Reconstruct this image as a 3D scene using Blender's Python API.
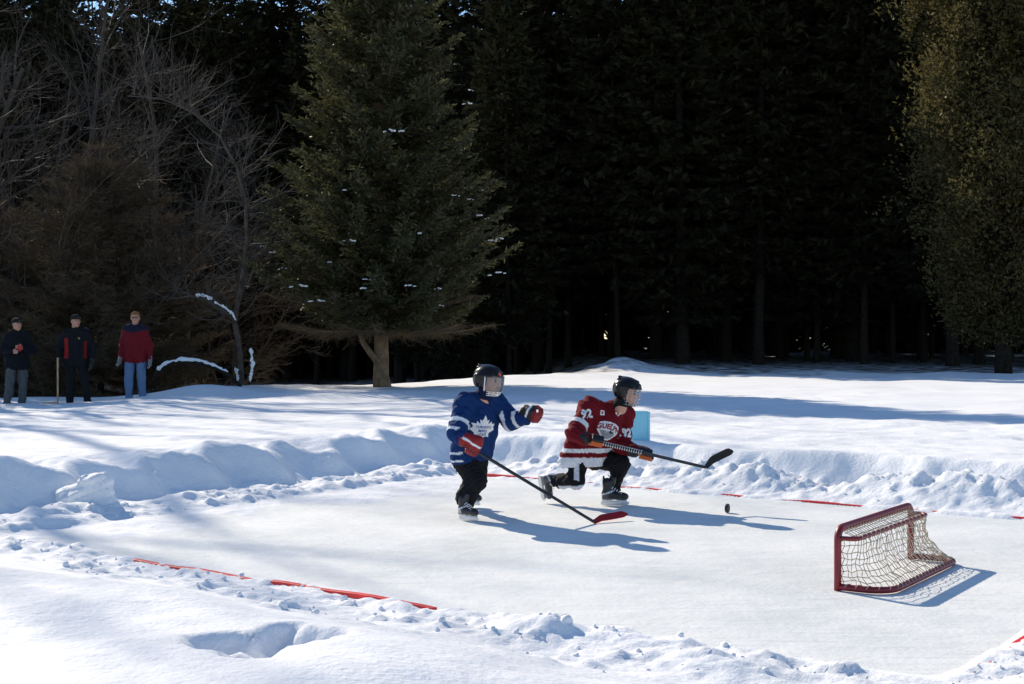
import bpy, bmesh, math, random
import numpy as np
from mathutils import Vector, Matrix
from mathutils.bvhtree import BVHTree

for o in list(bpy.data.objects):
    bpy.data.objects.remove(o)
SC = bpy.context.scene
COL = SC.collection

# ---------------------------------------------------------------- camera
FPX, HOR, CAMH = 1350.0, 335.0, 1.5            # focal length in pixels, horizon row, eye height
cam = bpy.data.cameras.new('camera')
cam.sensor_width = 36.0
cam.lens = FPX / 1024.0 * 36.0
cam.clip_start, cam.clip_end = 0.05, 2000.0
camo = bpy.data.objects.new('camera', cam); COL.objects.link(camo)
camo.location = (0, 0, CAMH)
camo.rotation_euler = (math.radians(90) - math.atan((342 - HOR) / FPX), 0, 0)
SC.camera = camo

# ---------------------------------------------------------------- sky, sun, exposure
SUN_AZ = math.atan2(-0.60, 0.80)                # sun stands behind the wood, to the left
SUN_EL = math.radians(31.5)
world = bpy.data.worlds.new('World'); SC.world = world
world.use_nodes = True
wn = world.node_tree
sky = wn.nodes.new('ShaderNodeTexSky')
sky.sky_type = 'NISHITA'; sky.sun_disc = False
sky.sun_elevation = SUN_EL; sky.sun_rotation = SUN_AZ
sky.air_density = 1.0; sky.dust_density = 0.05; sky.ozone_density = 4.0
bg = wn.nodes['Background']; bg.inputs['Strength'].default_value = 0.125
wn.links.new(sky.outputs[0], bg.inputs['Color'])
sun = bpy.data.lights.new('sun', 'SUN')
sun.energy = 4.5; sun.angle = math.radians(0.53); sun.color = (1.0, 0.885, 0.715)
suno = bpy.data.objects.new('sun', sun); COL.objects.link(suno)
sdir = Vector((math.sin(SUN_AZ) * math.cos(SUN_EL), math.cos(SUN_AZ) * math.cos(SUN_EL), math.sin(SUN_EL)))
suno.rotation_euler = sdir.to_track_quat('Z', 'Y').to_euler()
suno.location = (-20, 30, 30)
SC.view_settings.view_transform = 'Standard'
SC.view_settings.look = 'None'
SC.view_settings.gamma = 1.0
SC.view_settings.use_curve_mapping = False
SC.view_settings.exposure = 0.36

# ---------------------------------------------------------------- helpers
def at(px, py, Y):
    return np.array([(px - 512.0) / FPX * Y, Y, CAMH - (py - HOR) / FPX * Y])

def on_ice(px, py):
    return at(px, py, FPX * CAMH / (py - HOR))

def lin(r, g, b):
    f = lambda c: c / 12.92 if c <= 0.04045 else ((c + 0.055) / 1.055) ** 2.4
    return (f(r / 255.0), f(g / 255.0), f(b / 255.0))

def empty(name, loc=(0, 0, 0), rz=0.0):
    o = bpy.data.objects.new(name, None); COL.objects.link(o)
    o.empty_display_size = 0.2
    o.location = loc; o.rotation_euler = (0, 0, rz)
    return o

def tag(o, label=None, cat=None, group=None, kind=None):
    if label: o['label'] = label
    if cat: o['category'] = cat
    if group: o['group'] = group
    if kind: o['kind'] = kind
    return o

def mesh_np(name, V, F, smooth=False, mi=None):
    """V (n,3), F (m,k) numpy -> mesh"""
    V = np.asarray(V, np.float32); F = np.asarray(F, np.int32)
    me = bpy.data.meshes.new(name)
    m, k = F.shape
    me.vertices.add(len(V)); me.vertices.foreach_set('co', V.ravel())
    me.loops.add(m * k); me.loops.foreach_set('vertex_index', F.ravel())
    me.polygons.add(m)
    me.polygons.foreach_set('loop_start', np.arange(0, m * k, k, dtype=np.int32))
    if mi is not None:
        me.polygons.foreach_set('material_index', np.asarray(mi, np.int32))
    me.update(calc_edges=True)
    if smooth:
        me.polygons.foreach_set('use_smooth', np.ones(m, bool))
    me.validate()
    return me

def link(name, me, mat=None, parent=None, loc=None):
    o = bpy.data.objects.new(name, me); COL.objects.link(o)
    if mat is not None and not me.materials:
        for m_ in (mat if isinstance(mat, (list, tuple)) else [mat]):
            me.materials.append(m_)
    if parent is not None:
        o.parent = parent
        # children are built in world coordinates: cancel the parent's transform
        pm = Matrix.Translation(parent.location) @ parent.rotation_euler.to_matrix().to_4x4()
        o.matrix_parent_inverse = pm.inverted()
    if loc is not None: o.location = loc
    return o

def link_local(name, me, mat, parent):
    o = bpy.data.objects.new(name, me); COL.objects.link(o)
    if mat is not None and not me.materials: me.materials.append(mat)
    o.parent = parent
    return o

class MB:
    """collects tubes / boxes / polys for ONE mesh"""
    def __init__(self): self.v = []; self.f = []; self.n = 0
    def add(self, V, F):
        V = np.asarray(V, float)
        self.v.append(V)
        for q in F: self.f.append(tuple(int(i) + self.n for i in q))
        self.n += len(V)
    def tube(self, P, R, n=6, cap=True, flat=None):
        P = np.asarray(P, float); m = len(P)
        R = np.full(m, R, float) if np.isscalar(R) else np.asarray(R, float)
        T = np.gradient(P, axis=0); T /= (np.linalg.norm(T, axis=1)[:, None] + 1e-9)
        up = np.array([0, 0, 1.0]) if abs(T[0][2]) < .9 else np.array([1.0, 0, 0])
        U = np.cross(T, up); U /= (np.linalg.norm(U, axis=1)[:, None] + 1e-9)
        W = np.cross(U, T)
        a = np.arange(n) * 2 * math.pi / n
        ca, sa = np.cos(a), np.sin(a)
        rings = P[:, None, :] + R[:, None, None] * (ca[None, :, None] * U[:, None, :] + sa[None, :, None] * W[:, None, :])
        V = rings.reshape(-1, 3)
        F = []
        for i in range(m - 1):
            for j in range(n):
                k = (j + 1) % n
                F.append((i * n + j, i * n + k, (i + 1) * n + k, (i + 1) * n + j))
        if cap:
            F.append(tuple(range(n - 1, -1, -1))); F.append(tuple(range((m - 1) * n, m * n)))
        self.add(V, F)
    def box(self, c, half, M=None):
        c = np.asarray(c, float); h = np.asarray(half, float)
        s = np.array([[x, y, z] for x in (-1, 1) for y in (-1, 1) for z in (-1, 1)], float) * h
        if M is not None: s = s @ np.asarray(M, float).T
        self.add(s + c, [(0, 1, 3, 2), (4, 6, 7, 5), (0, 4, 5, 1), (2, 3, 7, 6), (0, 2, 6, 4), (1, 5, 7, 3)])
    def build(self, name, mat, parent=None, smooth=False, bevel=0.0, local=False):
        me = bpy.data.meshes.new(name)
        V = np.concatenate(self.v)
        me.from_pydata(V.tolist(), [], self.f); me.update()
        if smooth: me.polygons.foreach_set('use_smooth', np.ones(len(me.polygons), bool))
        o = link_local(name, me, mat, parent) if local else link(name, me, mat, parent)
        if bevel:
            b = o.modifiers.new('bevel', 'BEVEL'); b.width = bevel; b.segments = 2; b.limit_method = 'ANGLE'
        return o

def smooth01(a, b, x):
    t = np.clip((x - a) / (b - a), 0, 1); return t * t * (3 - 2 * t)

def _hash(ix, iy, seed):
    h = (ix.astype(np.int64) * 374761393 + iy.astype(np.int64) * 668265263 + seed * 1274126177) & 0xFFFFFFFF
    h = ((h ^ (h >> 13)) * 1274126177) & 0xFFFFFFFF
    h = h ^ (h >> 16)
    return (h & 0xFFFFFF) / float(0xFFFFFF)

def vnoise(x, y, seed=0):
    x = np.asarray(x, float); y = np.asarray(y, float)
    ix = np.floor(x); iy = np.floor(y); fx = x - ix; fy = y - iy
    fx = fx * fx * fx * (fx * (fx * 6 - 15) + 10); fy = fy * fy * fy * (fy * (fy * 6 - 15) + 10)
    a = _hash(ix, iy, seed); b = _hash(ix + 1, iy, seed); c = _hash(ix, iy + 1, seed); d = _hash(ix + 1, iy + 1, seed)
    return (a * (1 - fx) + b * fx) * (1 - fy) + (c * (1 - fx) + d * fx) * fy - 0.5

def fbm(x, y, seed=0, oct=4, gain=.5):
    s = 0; a = 1.0
    for i in range(oct):
        ca, sa = math.cos(.6 * i + .3), math.sin(.6 * i + .3)
        s = s + a * vnoise((x * ca - y * sa) * 2 ** i, (x * sa + y * ca) * 2 ** i, seed + i * 17); a *= gain
    return s

# ---------------------------------------------------------------- materials
def nt(name):
    m = bpy.data.materials.new(name); m.use_nodes = True
    return m, m.node_tree, m.node_tree.nodes['Principled BSDF']

def setspec(p, v):
    p.inputs['Specular IOR Level'].default_value = v

def add_bump(t, p, scale, strength, dist=.01, detail=4, coords='Object', stretch=None):
    tc = t.nodes.new('ShaderNodeTexCoord'); n = t.nodes.new('ShaderNodeTexNoise')
    n.inputs['Scale'].default_value = scale; n.inputs['Detail'].default_value = detail
    src = tc.outputs[coords]
    if stretch:
        mp = t.nodes.new('ShaderNodeMapping'); mp.inputs['Scale'].default_value = stretch
        if len(stretch) == 3: pass
        t.links.new(src, mp.inputs['Vector']); src = mp.outputs[0]
    t.links.new(src, n.inputs['Vector'])
    b = t.nodes.new('ShaderNodeBump'); b.inputs['Strength'].default_value = strength; b.inputs['Distance'].default_value = dist
    t.links.new(n.outputs['Fac'], b.inputs['Height'])
    if p.inputs['Normal'].links:
        t.links.new(p.inputs['Normal'].links[0].from_socket, b.inputs['Normal'])
    t.links.new(b.outputs[0], p.inputs['Normal'])
    return n

def simple(name, col, rough=.6, spec=.4, metal=0.0, var=.12, vscale=18, bump=0, bscale=60, bdist=.004):
    m, t, p = nt(name)
    tc = t.nodes.new('ShaderNodeTexCoord'); n = t.nodes.new('ShaderNodeTexNoise')
    n.inputs['Scale'].default_value = vscale; n.inputs['Detail'].default_value = 4
    t.links.new(tc.outputs['Object'], n.inputs['Vector'])
    r = t.nodes.new('ShaderNodeValToRGB')
    lo = tuple(max(0, c * (1 - var)) for c in col); hi = tuple(min(1, c * (1 + var)) for c in col)
    r.color_ramp.elements[0].color = (*lo, 1); r.color_ramp.elements[1].color = (*hi, 1)
    r.color_ramp.elements[0].position = .3; r.color_ramp.elements[1].position = .7
    t.links.new(n.outputs['Fac'], r.inputs[0]); t.links.new(r.outputs[0], p.inputs['Base Color'])
    p.inputs['Roughness'].default_value = rough; p.inputs['Metallic'].default_value = metal; setspec(p, spec)
    if bump: add_bump(t, p, bscale, bump, bdist)
    return m

def attr_mat(name, rough=.85, spec=.15, bump=.25, bscale=220, bdist=.002, wrinkle=0):
    m, t, p = nt(name)
    a = t.nodes.new('ShaderNodeAttribute'); a.attribute_name = 'Col'
    tc = t.nodes.new('ShaderNodeTexCoord'); n = t.nodes.new('ShaderNodeTexNoise')
    n.inputs['Scale'].default_value = 25; n.inputs['Detail'].default_value = 5
    t.links.new(tc.outputs['Object'], n.inputs['Vector'])
    mr = t.nodes.new('ShaderNodeMapRange'); mr.inputs['To Min'].default_value = .82; mr.inputs['To Max'].default_value = 1.15
    t.links.new(n.outputs['Fac'], mr.inputs['Value'])
    mx = t.nodes.new('ShaderNodeMix'); mx.data_type = 'RGBA'; mx.blend_type = 'MULTIPLY'; mx.inputs['Factor'].default_value = 1
    t.links.new(a.outputs['Color'], mx.inputs[6]); t.links.new(mr.outputs[0], mx.inputs[7])
    t.links.new(mx.outputs[2], p.inputs['Base Color'])
    p.inputs['Roughness'].default_value = rough; setspec(p, spec)
    if bump: add_bump(t, p, bscale, bump, bdist)
    if wrinkle: add_bump(t, p, 9, wrinkle, .05, 3).inputs['Distortion'].default_value = 1.2
    return m

def leaf_mat(name, c0, c1, trans=.35, tcol=None, gloss=.035):
    m = bpy.data.materials.new(name); m.use_nodes = True; t = m.node_tree
    for n in list(t.nodes): t.nodes.remove(n)
    out = t.nodes.new('ShaderNodeOutputMaterial')
    g = t.nodes.new('ShaderNodeNewGeometry')
    r = t.nodes.new('ShaderNodeValToRGB')
    r.color_ramp.elements[0].color = (*c0, 1); r.color_ramp.elements[1].color = (*c1, 1)
    tc = t.nodes.new('ShaderNodeTexCoord'); n = t.nodes.new('ShaderNodeTexNoise')
    n.inputs['Scale'].default_value = 1.4; n.inputs['Detail'].default_value = 3
    t.links.new(tc.outputs['Object'], n.inputs['Vector'])
    ad = t.nodes.new('ShaderNodeMath'); ad.operation = 'MULTIPLY_ADD'
    ad.inputs[1].default_value = .55
    t.links.new(g.outputs['Random Per Island'], ad.inputs[0])
    mr = t.nodes.new('ShaderNodeMapRange'); mr.inputs['From Min'].default_value = .3; mr.inputs['From Max'].default_value = .7
    mr.inputs['To Max'].default_value = .45
    t.links.new(n.outputs['Fac'], mr.inputs['Value']); t.links.new(mr.outputs[0], ad.inputs[2])
    t.links.new(ad.outputs[0], r.inputs[0])
    d = t.nodes.new('ShaderNodeBsdfDiffuse'); tr = t.nodes.new('ShaderNodeBsdfTranslucent')
    t.links.new(r.outputs[0], d.inputs['Color'])
    if tcol: tr.inputs['Color'].default_value = (*tcol, 1)
    else: t.links.new(r.outputs[0], tr.inputs['Color'])
    mx = t.nodes.new('ShaderNodeMixShader'); mx.inputs[0].default_value = trans
    t.links.new(d.outputs[0], mx.inputs[1]); t.links.new(tr.outputs[0], mx.inputs[2])
    gl = t.nodes.new('ShaderNodeBsdfGlossy'); gl.inputs['Roughness'].default_value = .38; gl.inputs['Color'].default_value = (.9, .9, .8, 1)
    mg = t.nodes.new('ShaderNodeMixShader'); mg.inputs[0].default_value = gloss
    t.links.new(mx.outputs[0], mg.inputs[1]); t.links.new(gl.outputs[0], mg.inputs[2])
    t.links.new(mg.outputs[0], out.inputs['Surface'])
    return m

M = {}
def snow_mat(name, litter_shade=False):
    m, t, p = nt(name)
    tc = t.nodes.new('ShaderNodeTexCoord')
    n = t.nodes.new('ShaderNodeTexNoise'); n.inputs['Scale'].default_value = 1.3; n.inputs['Detail'].default_value = 6
    t.links.new(tc.outputs['Object'], n.inputs['Vector'])
    r = t.nodes.new('ShaderNodeValToRGB')
    r.color_ramp.elements[0].color = (.80, .815, .83, 1); r.color_ramp.elements[1].color = (.90, .905, .91, 1)
    r.color_ramp.elements[0].position = .3; r.color_ramp.elements[1].position = .65
    t.links.new(n.outputs['Fac'], r.inputs[0])
    col = r.outputs[0]
    if litter_shade:
        # fallen needles and bark, with the wood's shade put into the same brown
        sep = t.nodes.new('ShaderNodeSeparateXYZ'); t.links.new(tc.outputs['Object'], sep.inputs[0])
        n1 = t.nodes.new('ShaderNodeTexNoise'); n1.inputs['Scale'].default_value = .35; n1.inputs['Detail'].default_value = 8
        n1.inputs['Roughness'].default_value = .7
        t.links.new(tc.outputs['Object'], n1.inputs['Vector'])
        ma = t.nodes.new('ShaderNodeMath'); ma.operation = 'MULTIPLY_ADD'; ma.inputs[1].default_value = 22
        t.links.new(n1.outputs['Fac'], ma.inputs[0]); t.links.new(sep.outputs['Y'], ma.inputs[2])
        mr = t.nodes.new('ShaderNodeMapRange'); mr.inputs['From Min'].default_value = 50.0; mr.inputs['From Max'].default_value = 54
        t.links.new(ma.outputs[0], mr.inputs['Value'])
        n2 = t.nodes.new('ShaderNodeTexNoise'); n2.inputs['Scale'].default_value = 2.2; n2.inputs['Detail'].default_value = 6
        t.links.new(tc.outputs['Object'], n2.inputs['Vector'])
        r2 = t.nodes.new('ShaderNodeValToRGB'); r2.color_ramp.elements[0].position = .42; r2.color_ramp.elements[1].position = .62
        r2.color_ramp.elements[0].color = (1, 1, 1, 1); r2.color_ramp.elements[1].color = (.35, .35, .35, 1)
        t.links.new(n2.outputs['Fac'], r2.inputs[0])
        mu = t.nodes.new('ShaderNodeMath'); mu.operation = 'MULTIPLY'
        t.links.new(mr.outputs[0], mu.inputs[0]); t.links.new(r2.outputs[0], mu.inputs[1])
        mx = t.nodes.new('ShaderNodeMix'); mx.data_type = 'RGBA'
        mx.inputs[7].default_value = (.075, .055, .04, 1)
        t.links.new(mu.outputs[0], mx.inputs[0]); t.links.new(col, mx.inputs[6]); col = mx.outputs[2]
    t.links.new(col, p.inputs['Base Color'])
    p.inputs['Roughness'].default_value = .75; setspec(p, .12)
    add_bump(t, p, 30, .55, .014, 6)
    add_bump(t, p, 170, .4, .004, 3)
    return m
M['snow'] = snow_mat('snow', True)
M['snow2'] = snow_mat('piled_snow')

def ice_mat():
    m, t, p = nt('packed_ice')
    tc = t.nodes.new('ShaderNodeTexCoord')
    n = t.nodes.new('ShaderNodeTexNoise'); n.inputs['Scale'].default_value = .9; n.inputs['Detail'].default_value = 9; n.inputs['Roughness'].default_value = .62
    t.links.new(tc.outputs['Object'], n.inputs['Vector'])
    r = t.nodes.new('ShaderNodeValToRGB')
    r.color_ramp.elements[0].color = (.69, .715, .70, 1); r.color_ramp.elements[1].color = (.86, .865, .835, 1)
    r.color_ramp.elements[0].position = .33; r.color_ramp.elements[1].position = .62
    t.links.new(n.outputs['Fac'], r.inputs[0])
    # skate scratches: thin stretched noise in two directions
    col = r.outputs[0]
    for i, (rot, sc) in enumerate(((.35, (1.2, 60, 1)), (1.5, (1.6, 75, 1)), (-.5, (1.0, 50, 1)))):
        mp = t.nodes.new('ShaderNodeMapping'); mp.inputs['Rotation'].default_value = (0, 0, rot); mp.inputs['Scale'].default_value = sc
        t.links.new(tc.outputs['Object'], mp.inputs['Vector'])
        k = t.nodes.new('ShaderNodeTexNoise'); k.inputs['Scale'].default_value = 1.0; k.inputs['Detail'].default_value = 3; k.inputs['Distortion'].default_value = .6
        t.links.new(mp.outputs[0], k.inputs['Vector'])
        rr = t.nodes.new('ShaderNodeValToRGB')
        rr.color_ramp.elements[0].position = .60; rr.color_ramp.elements[1].position = .70
        rr.color_ramp.elements[0].color = (0, 0, 0, 1); rr.color_ramp.elements[1].color = (.75, .75, .75, 1)
        t.links.new(k.outputs['Fac'], rr.inputs[0])
        mx = t.nodes.new('ShaderNodeMix'); mx.data_type = 'RGBA'; mx.inputs[7].default_value = ((.88, .89, .89, 1) if i != 1 else (.56, .60, .62, 1))
        t.links.new(rr.outputs[0], mx.inputs[0]); t.links.new(col, mx.inputs[6]); col = mx.outputs[2]
        b = t.nodes.new('ShaderNodeBump'); b.inputs['Strength'].default_value = .25; b.inputs['Distance'].default_value = .004
        t.links.new(rr.outputs[0], b.inputs['Height'])
        if p.inputs['Normal'].links: t.links.new(p.inputs['Normal'].links[0].from_socket, b.inputs['Normal'])
        t.links.new(b.outputs[0], p.inputs['Normal'])
    t.links.new(col, p.inputs['Base Color'])
    p.inputs['Roughness'].default_value = .55; setspec(p, .25)
    add_bump(t, p, 7, .35, .025, 6)
    add_bump(t, p, 30, .35, .010, 6)
    add_bump(t, p, 150, .2, .003, 3)
    return m
M['ice'] = ice_mat()
M['redboard'] = simple('red_board', (.72, .035, .03), .5, .4, var=.2, vscale=9, bump=.3, bscale=40)
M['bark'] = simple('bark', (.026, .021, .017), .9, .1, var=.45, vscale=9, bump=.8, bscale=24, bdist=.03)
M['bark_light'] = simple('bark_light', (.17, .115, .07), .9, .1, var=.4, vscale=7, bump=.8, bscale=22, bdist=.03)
M['twig'] = simple('twig', (.066, .055, .046), .8, .2, var=.4, vscale=5)
M['twig_brown'] = simple('twig_brown', (.062, .043, .028), .85, .15, var=.4, vscale=4)
M['spruce'] = leaf_mat('spruce_needles', (.032, .037, .019), (.098, .094, .042), .45, None, .022)
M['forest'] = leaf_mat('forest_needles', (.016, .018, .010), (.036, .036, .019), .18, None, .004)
M['cedar'] = leaf_mat('cedar_sprays', (.040, .037, .014), (.135, .112, .042), .45, None, .012)
M['deadtwig'] = leaf_mat('dead_twigs', (.055, .042, .028), (.15, .112, .070), .25, None, .01)
M['netred'] = simple('net_red_paint', (.20, .010, .018), .42, .5, var=.18, vscale=14, bump=.15, bscale=80)
M['cord'] = simple('net_cord', (.50, .42, .31), .85, .1, var=.25, vscale=30)
M['rubber'] = simple('puck_rubber', (.03, .03, .032), .6, .4, var=.3, vscale=60, bump=.3, bscale=150, bdist=.002)
M['cloth'] = attr_mat('cloth', wrinkle=.55)
M['skin'] = attr_mat('skin', .55, .35, .08, 120)
M['glovemat'] = attr_mat('glove_leather', .55, .4, .3, 90)
M['bootmat'] = attr_mat('boot_leather', .42, .5, .15, 60)
M['helmet'] = simple('helmet_shell', (.008, .008, .009), .26, .35, var=.2, vscale=20)
M['shadedplastic'] = simple('shaded_plastic', (.25, .25, .26), .45, .4, var=.1)  # white holder plastic with shade put into its tone, for the trailing skate
M['white'] = simple('white_plastic', (.78, .78, .77), .45, .4, var=.06)
M['steel'] = simple('blade_steel', (.62, .63, .65), .25, .5, metal=1.0, var=.06)
M['cage'] = simple('cage_wire', (.42, .44, .47), .35, .6, metal=.7, var=.08)
M['shaft'] = simple('stick_composite', (.018, .018, .02), .35, .5, var=.3, vscale=8)
M['tape_black'] = simple('black_tape', (.022, .022, .023), .8, .2, var=.3, vscale=40, bump=.4, bscale=90)
M['tape_red'] = simple('red_tape', (.30, .012, .02), .7, .25, var=.25, vscale=40, bump=.4, bscale=90)
M['tape_white'] = simple('white_tape', (.75, .75, .73), .8, .2, var=.08, vscale=40)
M['wood'] = simple('pale_wood', (.42, .27, .15), .6, .3, var=.2, vscale=8)
M['bluebox'] = simple('pale_blue_plastic', (.22, .55, .70), .5, .35, var=.06, vscale=5)
M['cupred'] = simple('red_cup', (.6, .03, .03), .4, .5)
M['print_white'] = simple('white_print', (.74, .74, .75), .7, .2, var=.06)
M['print_blue'] = simple('blue_print', (.012, .035, .22), .7, .2)
M['print_red'] = simple('red_print', (.25, .01, .02), .7, .2)
M['print_grey'] = simple('grey_print', (.28, .29, .30), .7, .2)
M['print_black'] = simple('black_print', (.02, .02, .022), .7, .2)
M['orange'] = simple('orange_badge', (.6, .08, .02), .4, .4)
def glass_mat():
    m = bpy.data.materials.new('clear_visor'); m.use_nodes = True; t = m.node_tree
    for n in list(t.nodes): t.nodes.remove(n)
    out = t.nodes.new('ShaderNodeOutputMaterial')
    tr = t.nodes.new('ShaderNodeBsdfTransparent'); tr.inputs[0].default_value = (.88, .93, .97, 1)
    gl = t.nodes.new('ShaderNodeBsdfGlossy'); gl.inputs['Roughness'].default_value = .06
    df = t.nodes.new('ShaderNodeBsdfTranslucent'); df.inputs[0].default_value = (.8, .85, .9, 1)
    fr = t.nodes.new('ShaderNodeFresnel'); fr.inputs[0].default_value = 1.5
    m1 = t.nodes.new('ShaderNodeMixShader'); m2 = t.nodes.new('ShaderNodeMixShader'); m2.inputs[0].default_value = .08
    t.links.new(fr.outputs[0], m1.inputs[0]); t.links.new(tr.outputs[0], m1.inputs[1]); t.links.new(gl.outputs[0], m1.inputs[2])
    t.links.new(m1.outputs[0], m2.inputs[1]); t.links.new(df.outputs[0], m2.inputs[2])
    t.links.new(m2.outputs[0], out.inputs[0])
    return m
M['visor'] = glass_mat()

# ================================================================ the setting
RL = np.array([-3.95, 9.956]); RU = np.array([.80, -.60]); RV = np.array([.60, .80]); LU, LV = 7.2, 5.68

def rink_uv(x, y):
    dx, dy = x - RL[0], y - RL[1]
    return dx * RU[0] + dy * RU[1], dx * RV[0] + dy * RV[1]

def from_uv(u, v):
    return RL + RU * u + RV * v

def ground(x, y, detail=True):
    x = np.asarray(x, float); y = np.asarray(y, float)
    u, v = rink_uv(x, y)
    eL, eF, eN, eR = -u, v - LV, -v, u - LU
    di = np.minimum(np.minimum(u, LU - u), np.minimum(v, LV - v))      # >0 inside the rink
    wl = smooth01(1.0, -4.0, x); near = 1 - smooth01(12.5, 26, y)
    lf = .11 + .19 * smooth01(-9.5, -6.0, x)
    field = .36 * (1 - wl) + wl * (lf + (.395 - lf) * near)
    yc = np.interp(x, [-40, -14, -8, -6, -3, 1, 5], [26.5, 27.6, 28.6, 30.5, 34, 38, 48])
    field = field - 1.25 * smooth01(yc + .2, yc + 7, y) * smooth01(4.5, -1.5, x)
    field = field + smooth01(44, 62, y) * .22 + .10 * fbm(x * .16, y * .16, 3, 3) * smooth01(13, 22, y)
    field = field + .05 * fbm(x * .55, y * .55, 9, 3) + .035 * fbm(x * 1.6, y * 1.6, 12, 3) * (y < 20)
    # wavy bank on the left: shovel bites
    ph = v / .80 + .8 * vnoise(v * .6, v * 0 + 3.3, 21) + .15
    sc = np.sqrt(np.sin(math.pi * ph) ** 2 + .06) - .12
    bite = 1 - sc
    tL = smooth01(.45 + .24 * sc, .90 + .42 * sc + .05 * vnoise(x * 3, y * 3, 5), eL) * smooth01(-1.6, .1, v)
    crestL = (.15 * sc - .07 + .13 * vnoise(v * .9, v * 0, 31)) * np.exp(-((eL - 1.1) / .42) ** 2) * smooth01(-.4, .4, v) * (v < 7.5)
    cutF = .95 + .22 * fbm(u * .8, u * 0, 41, 3) + .05 * fbm(x * 3.1, y * 3.1, 43, 3)
    tF = smooth01(cutF - .22, cutF + .16, eF)
    tN = smooth01(.35, 1.7, eN) * .80
    tR = smooth01(.5, 2.0, eR) * .55
    t = np.maximum(np.maximum(tL, tF), np.maximum(tN, tR))
    rim = .045 + .05 * fbm(x * 1.7, y * 1.7, 51, 4)
    rim = rim * (1 - .68 * smooth01(1.3, 1.8, u) * smooth01(4.6, 4.3, u) * smooth01(.45, .15, eN) * (eN > -.5) * (v < 2))
    nf = .34 + .10 * fbm(x * .8 + 3, y * .8, 61, 3) - .16 * smooth01(-1.0, 2.5, x)
    fz = np.where((tN >= tL) & (tN >= tF), nf, field)
    wN = smooth01(.0, 1.0, eN); fz = field * (1 - wN) + nf * wN
    rim = rim * (1 - .65 * np.exp(-((eF - .02) / .12) ** 2))
    z = rim * (1 - t) + fz * t + crestL + .035 * fbm(x * 4, y * 4, 55, 4) * smooth01(.35, .7, eL) * smooth01(2.2, 1.2, eL) * (v > -1)
    # thrown-up heaps along the far edge
    heap = np.exp(-((eF - .50) / .23) ** 2) * smooth01(-.3, .8, u) * np.clip(.15 + .26 * fbm(u * 1.1, eF * 1.1, 71, 3) + .08 * fbm(x * 7.5, y * 7.5, 72, 5, .62), .02, 1)
    heap = heap + np.exp(-((eL - .30) / .20) ** 2) * smooth01(.0, .6, v) * (v < 6) * np.clip(.03 + .10 * fbm(x * 2.4, y * 2.4, 73, 4), 0, 1)
    heap = heap + np.exp(-((eN - .32) / .24) ** 2) * np.clip(.034 + .085 * fbm(x * 2.2, y * 2.2, 74, 4), 0, 1) * (.06 + 1.1 * smooth01(4.25, 5.0, u) + .5 * smooth01(1.6, .6, u))
    z = z + heap
    if True:
        # the two-lobed dug hole in the near snow
        for hx, hy, a, b, dep in ((-1.12, 5.24, .13, .15, .09), (-.98, 5.10, .12, .15, .08), (-.84, 5.40, .15, .18, .13), (-.98, 5.26, .12, .12, .04)):
            q = ((x - hx) / a) ** 2 + ((y - hy) / b) ** 2
            q = q + 1.6 * fbm(x * 5, y * 5, 133, 3)
            z = z - dep * (1 - smooth01(.1, 1.75, q))
        # snow heap in front of the wood and soft ridge on the right
        z = z + .40 * np.exp(-((x - 3.4) / 1.05) ** 2 - ((y - 42.5) / 1.5) ** 2) * (1 + .5 * fbm(x * .9, y * .9, 81, 3))
        z = z + .07 * np.exp(-((x - 6.0) / 2.2) ** 2 - ((y - 43.5) / 1.2) ** 2) * (1 + .6 * fbm(x * .9, y * .9, 82, 3))
        z = z + .10 * smooth01(6.5, 10, x) * np.exp(-((y - 40.5 + .55 * (x - 9)) / .8) ** 2) * (1 + .9 * fbm(x * .8, y * .8, 83, 3))
        z = z + .16 * np.exp(-((x + 6.3) / 1.0) ** 2 - ((y - 27.5) / .8) ** 2)
        z = z + .55 * np.exp(-((x + 10.2) / .5) ** 2 - ((y - 32.0) / .7) ** 2)
    rough = np.clip(np.exp(-np.maximum(-di, 0) / .5), .10, 1) * (y < 26)
    if detail:
        z = z + rough * (.030 * fbm(x * 7, y * 7, 91, 4, .62)) + .006 * fbm(x * 9, y * 9, 95, 3) * (y < 22)
    # sunk below the ice inside the boards
    edge = di + .10 * fbm(x * 2.6, y * 2.6, 99, 4)
    ins = smooth01(-.05, .13, edge)
    dl = np.where(u < np.minimum(v, LV - v), u / 2.2, np.minimum(v, LV - v) / .62); dl = np.minimum(np.minimum(u / 2.2, v / .60), np.minimum((LV - v) / .10, (LU - u) / .25))
    film = .016 - .075 * smooth01(0, 1, dl) + .030 * fbm(x * 1.6, y * 1.6, 141, 4) + .010 * fbm(x * 9, y * 9, 143, 3)
    film = np.where(dl > 1, -.07, np.minimum(film, .030))
    return z * (1 - ins) + film * ins

def axis(fine0, fine1, h, lo, hi, g):
    a = list(np.arange(fine0, fine1 + 1e-6, h))
    s = h; x = fine1
    while x < hi:
        s *= g; x += s; a.append(x)
    s = h; x = fine0; pre = []
    while x > lo:
        s *= g; x -= s; pre.append(x)
    return np.array(pre[::-1] + a)

gx = axis(-6.5, 6.5, .03, -75, 75, 1.09)
gy = axis(4.3, 17.5, .025, -25, 150, 1.045)
GX, GY = np.meshgrid(gx, gy)
GZ = ground(GX, GY)
rng = np.random.default_rng(5)
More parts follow.
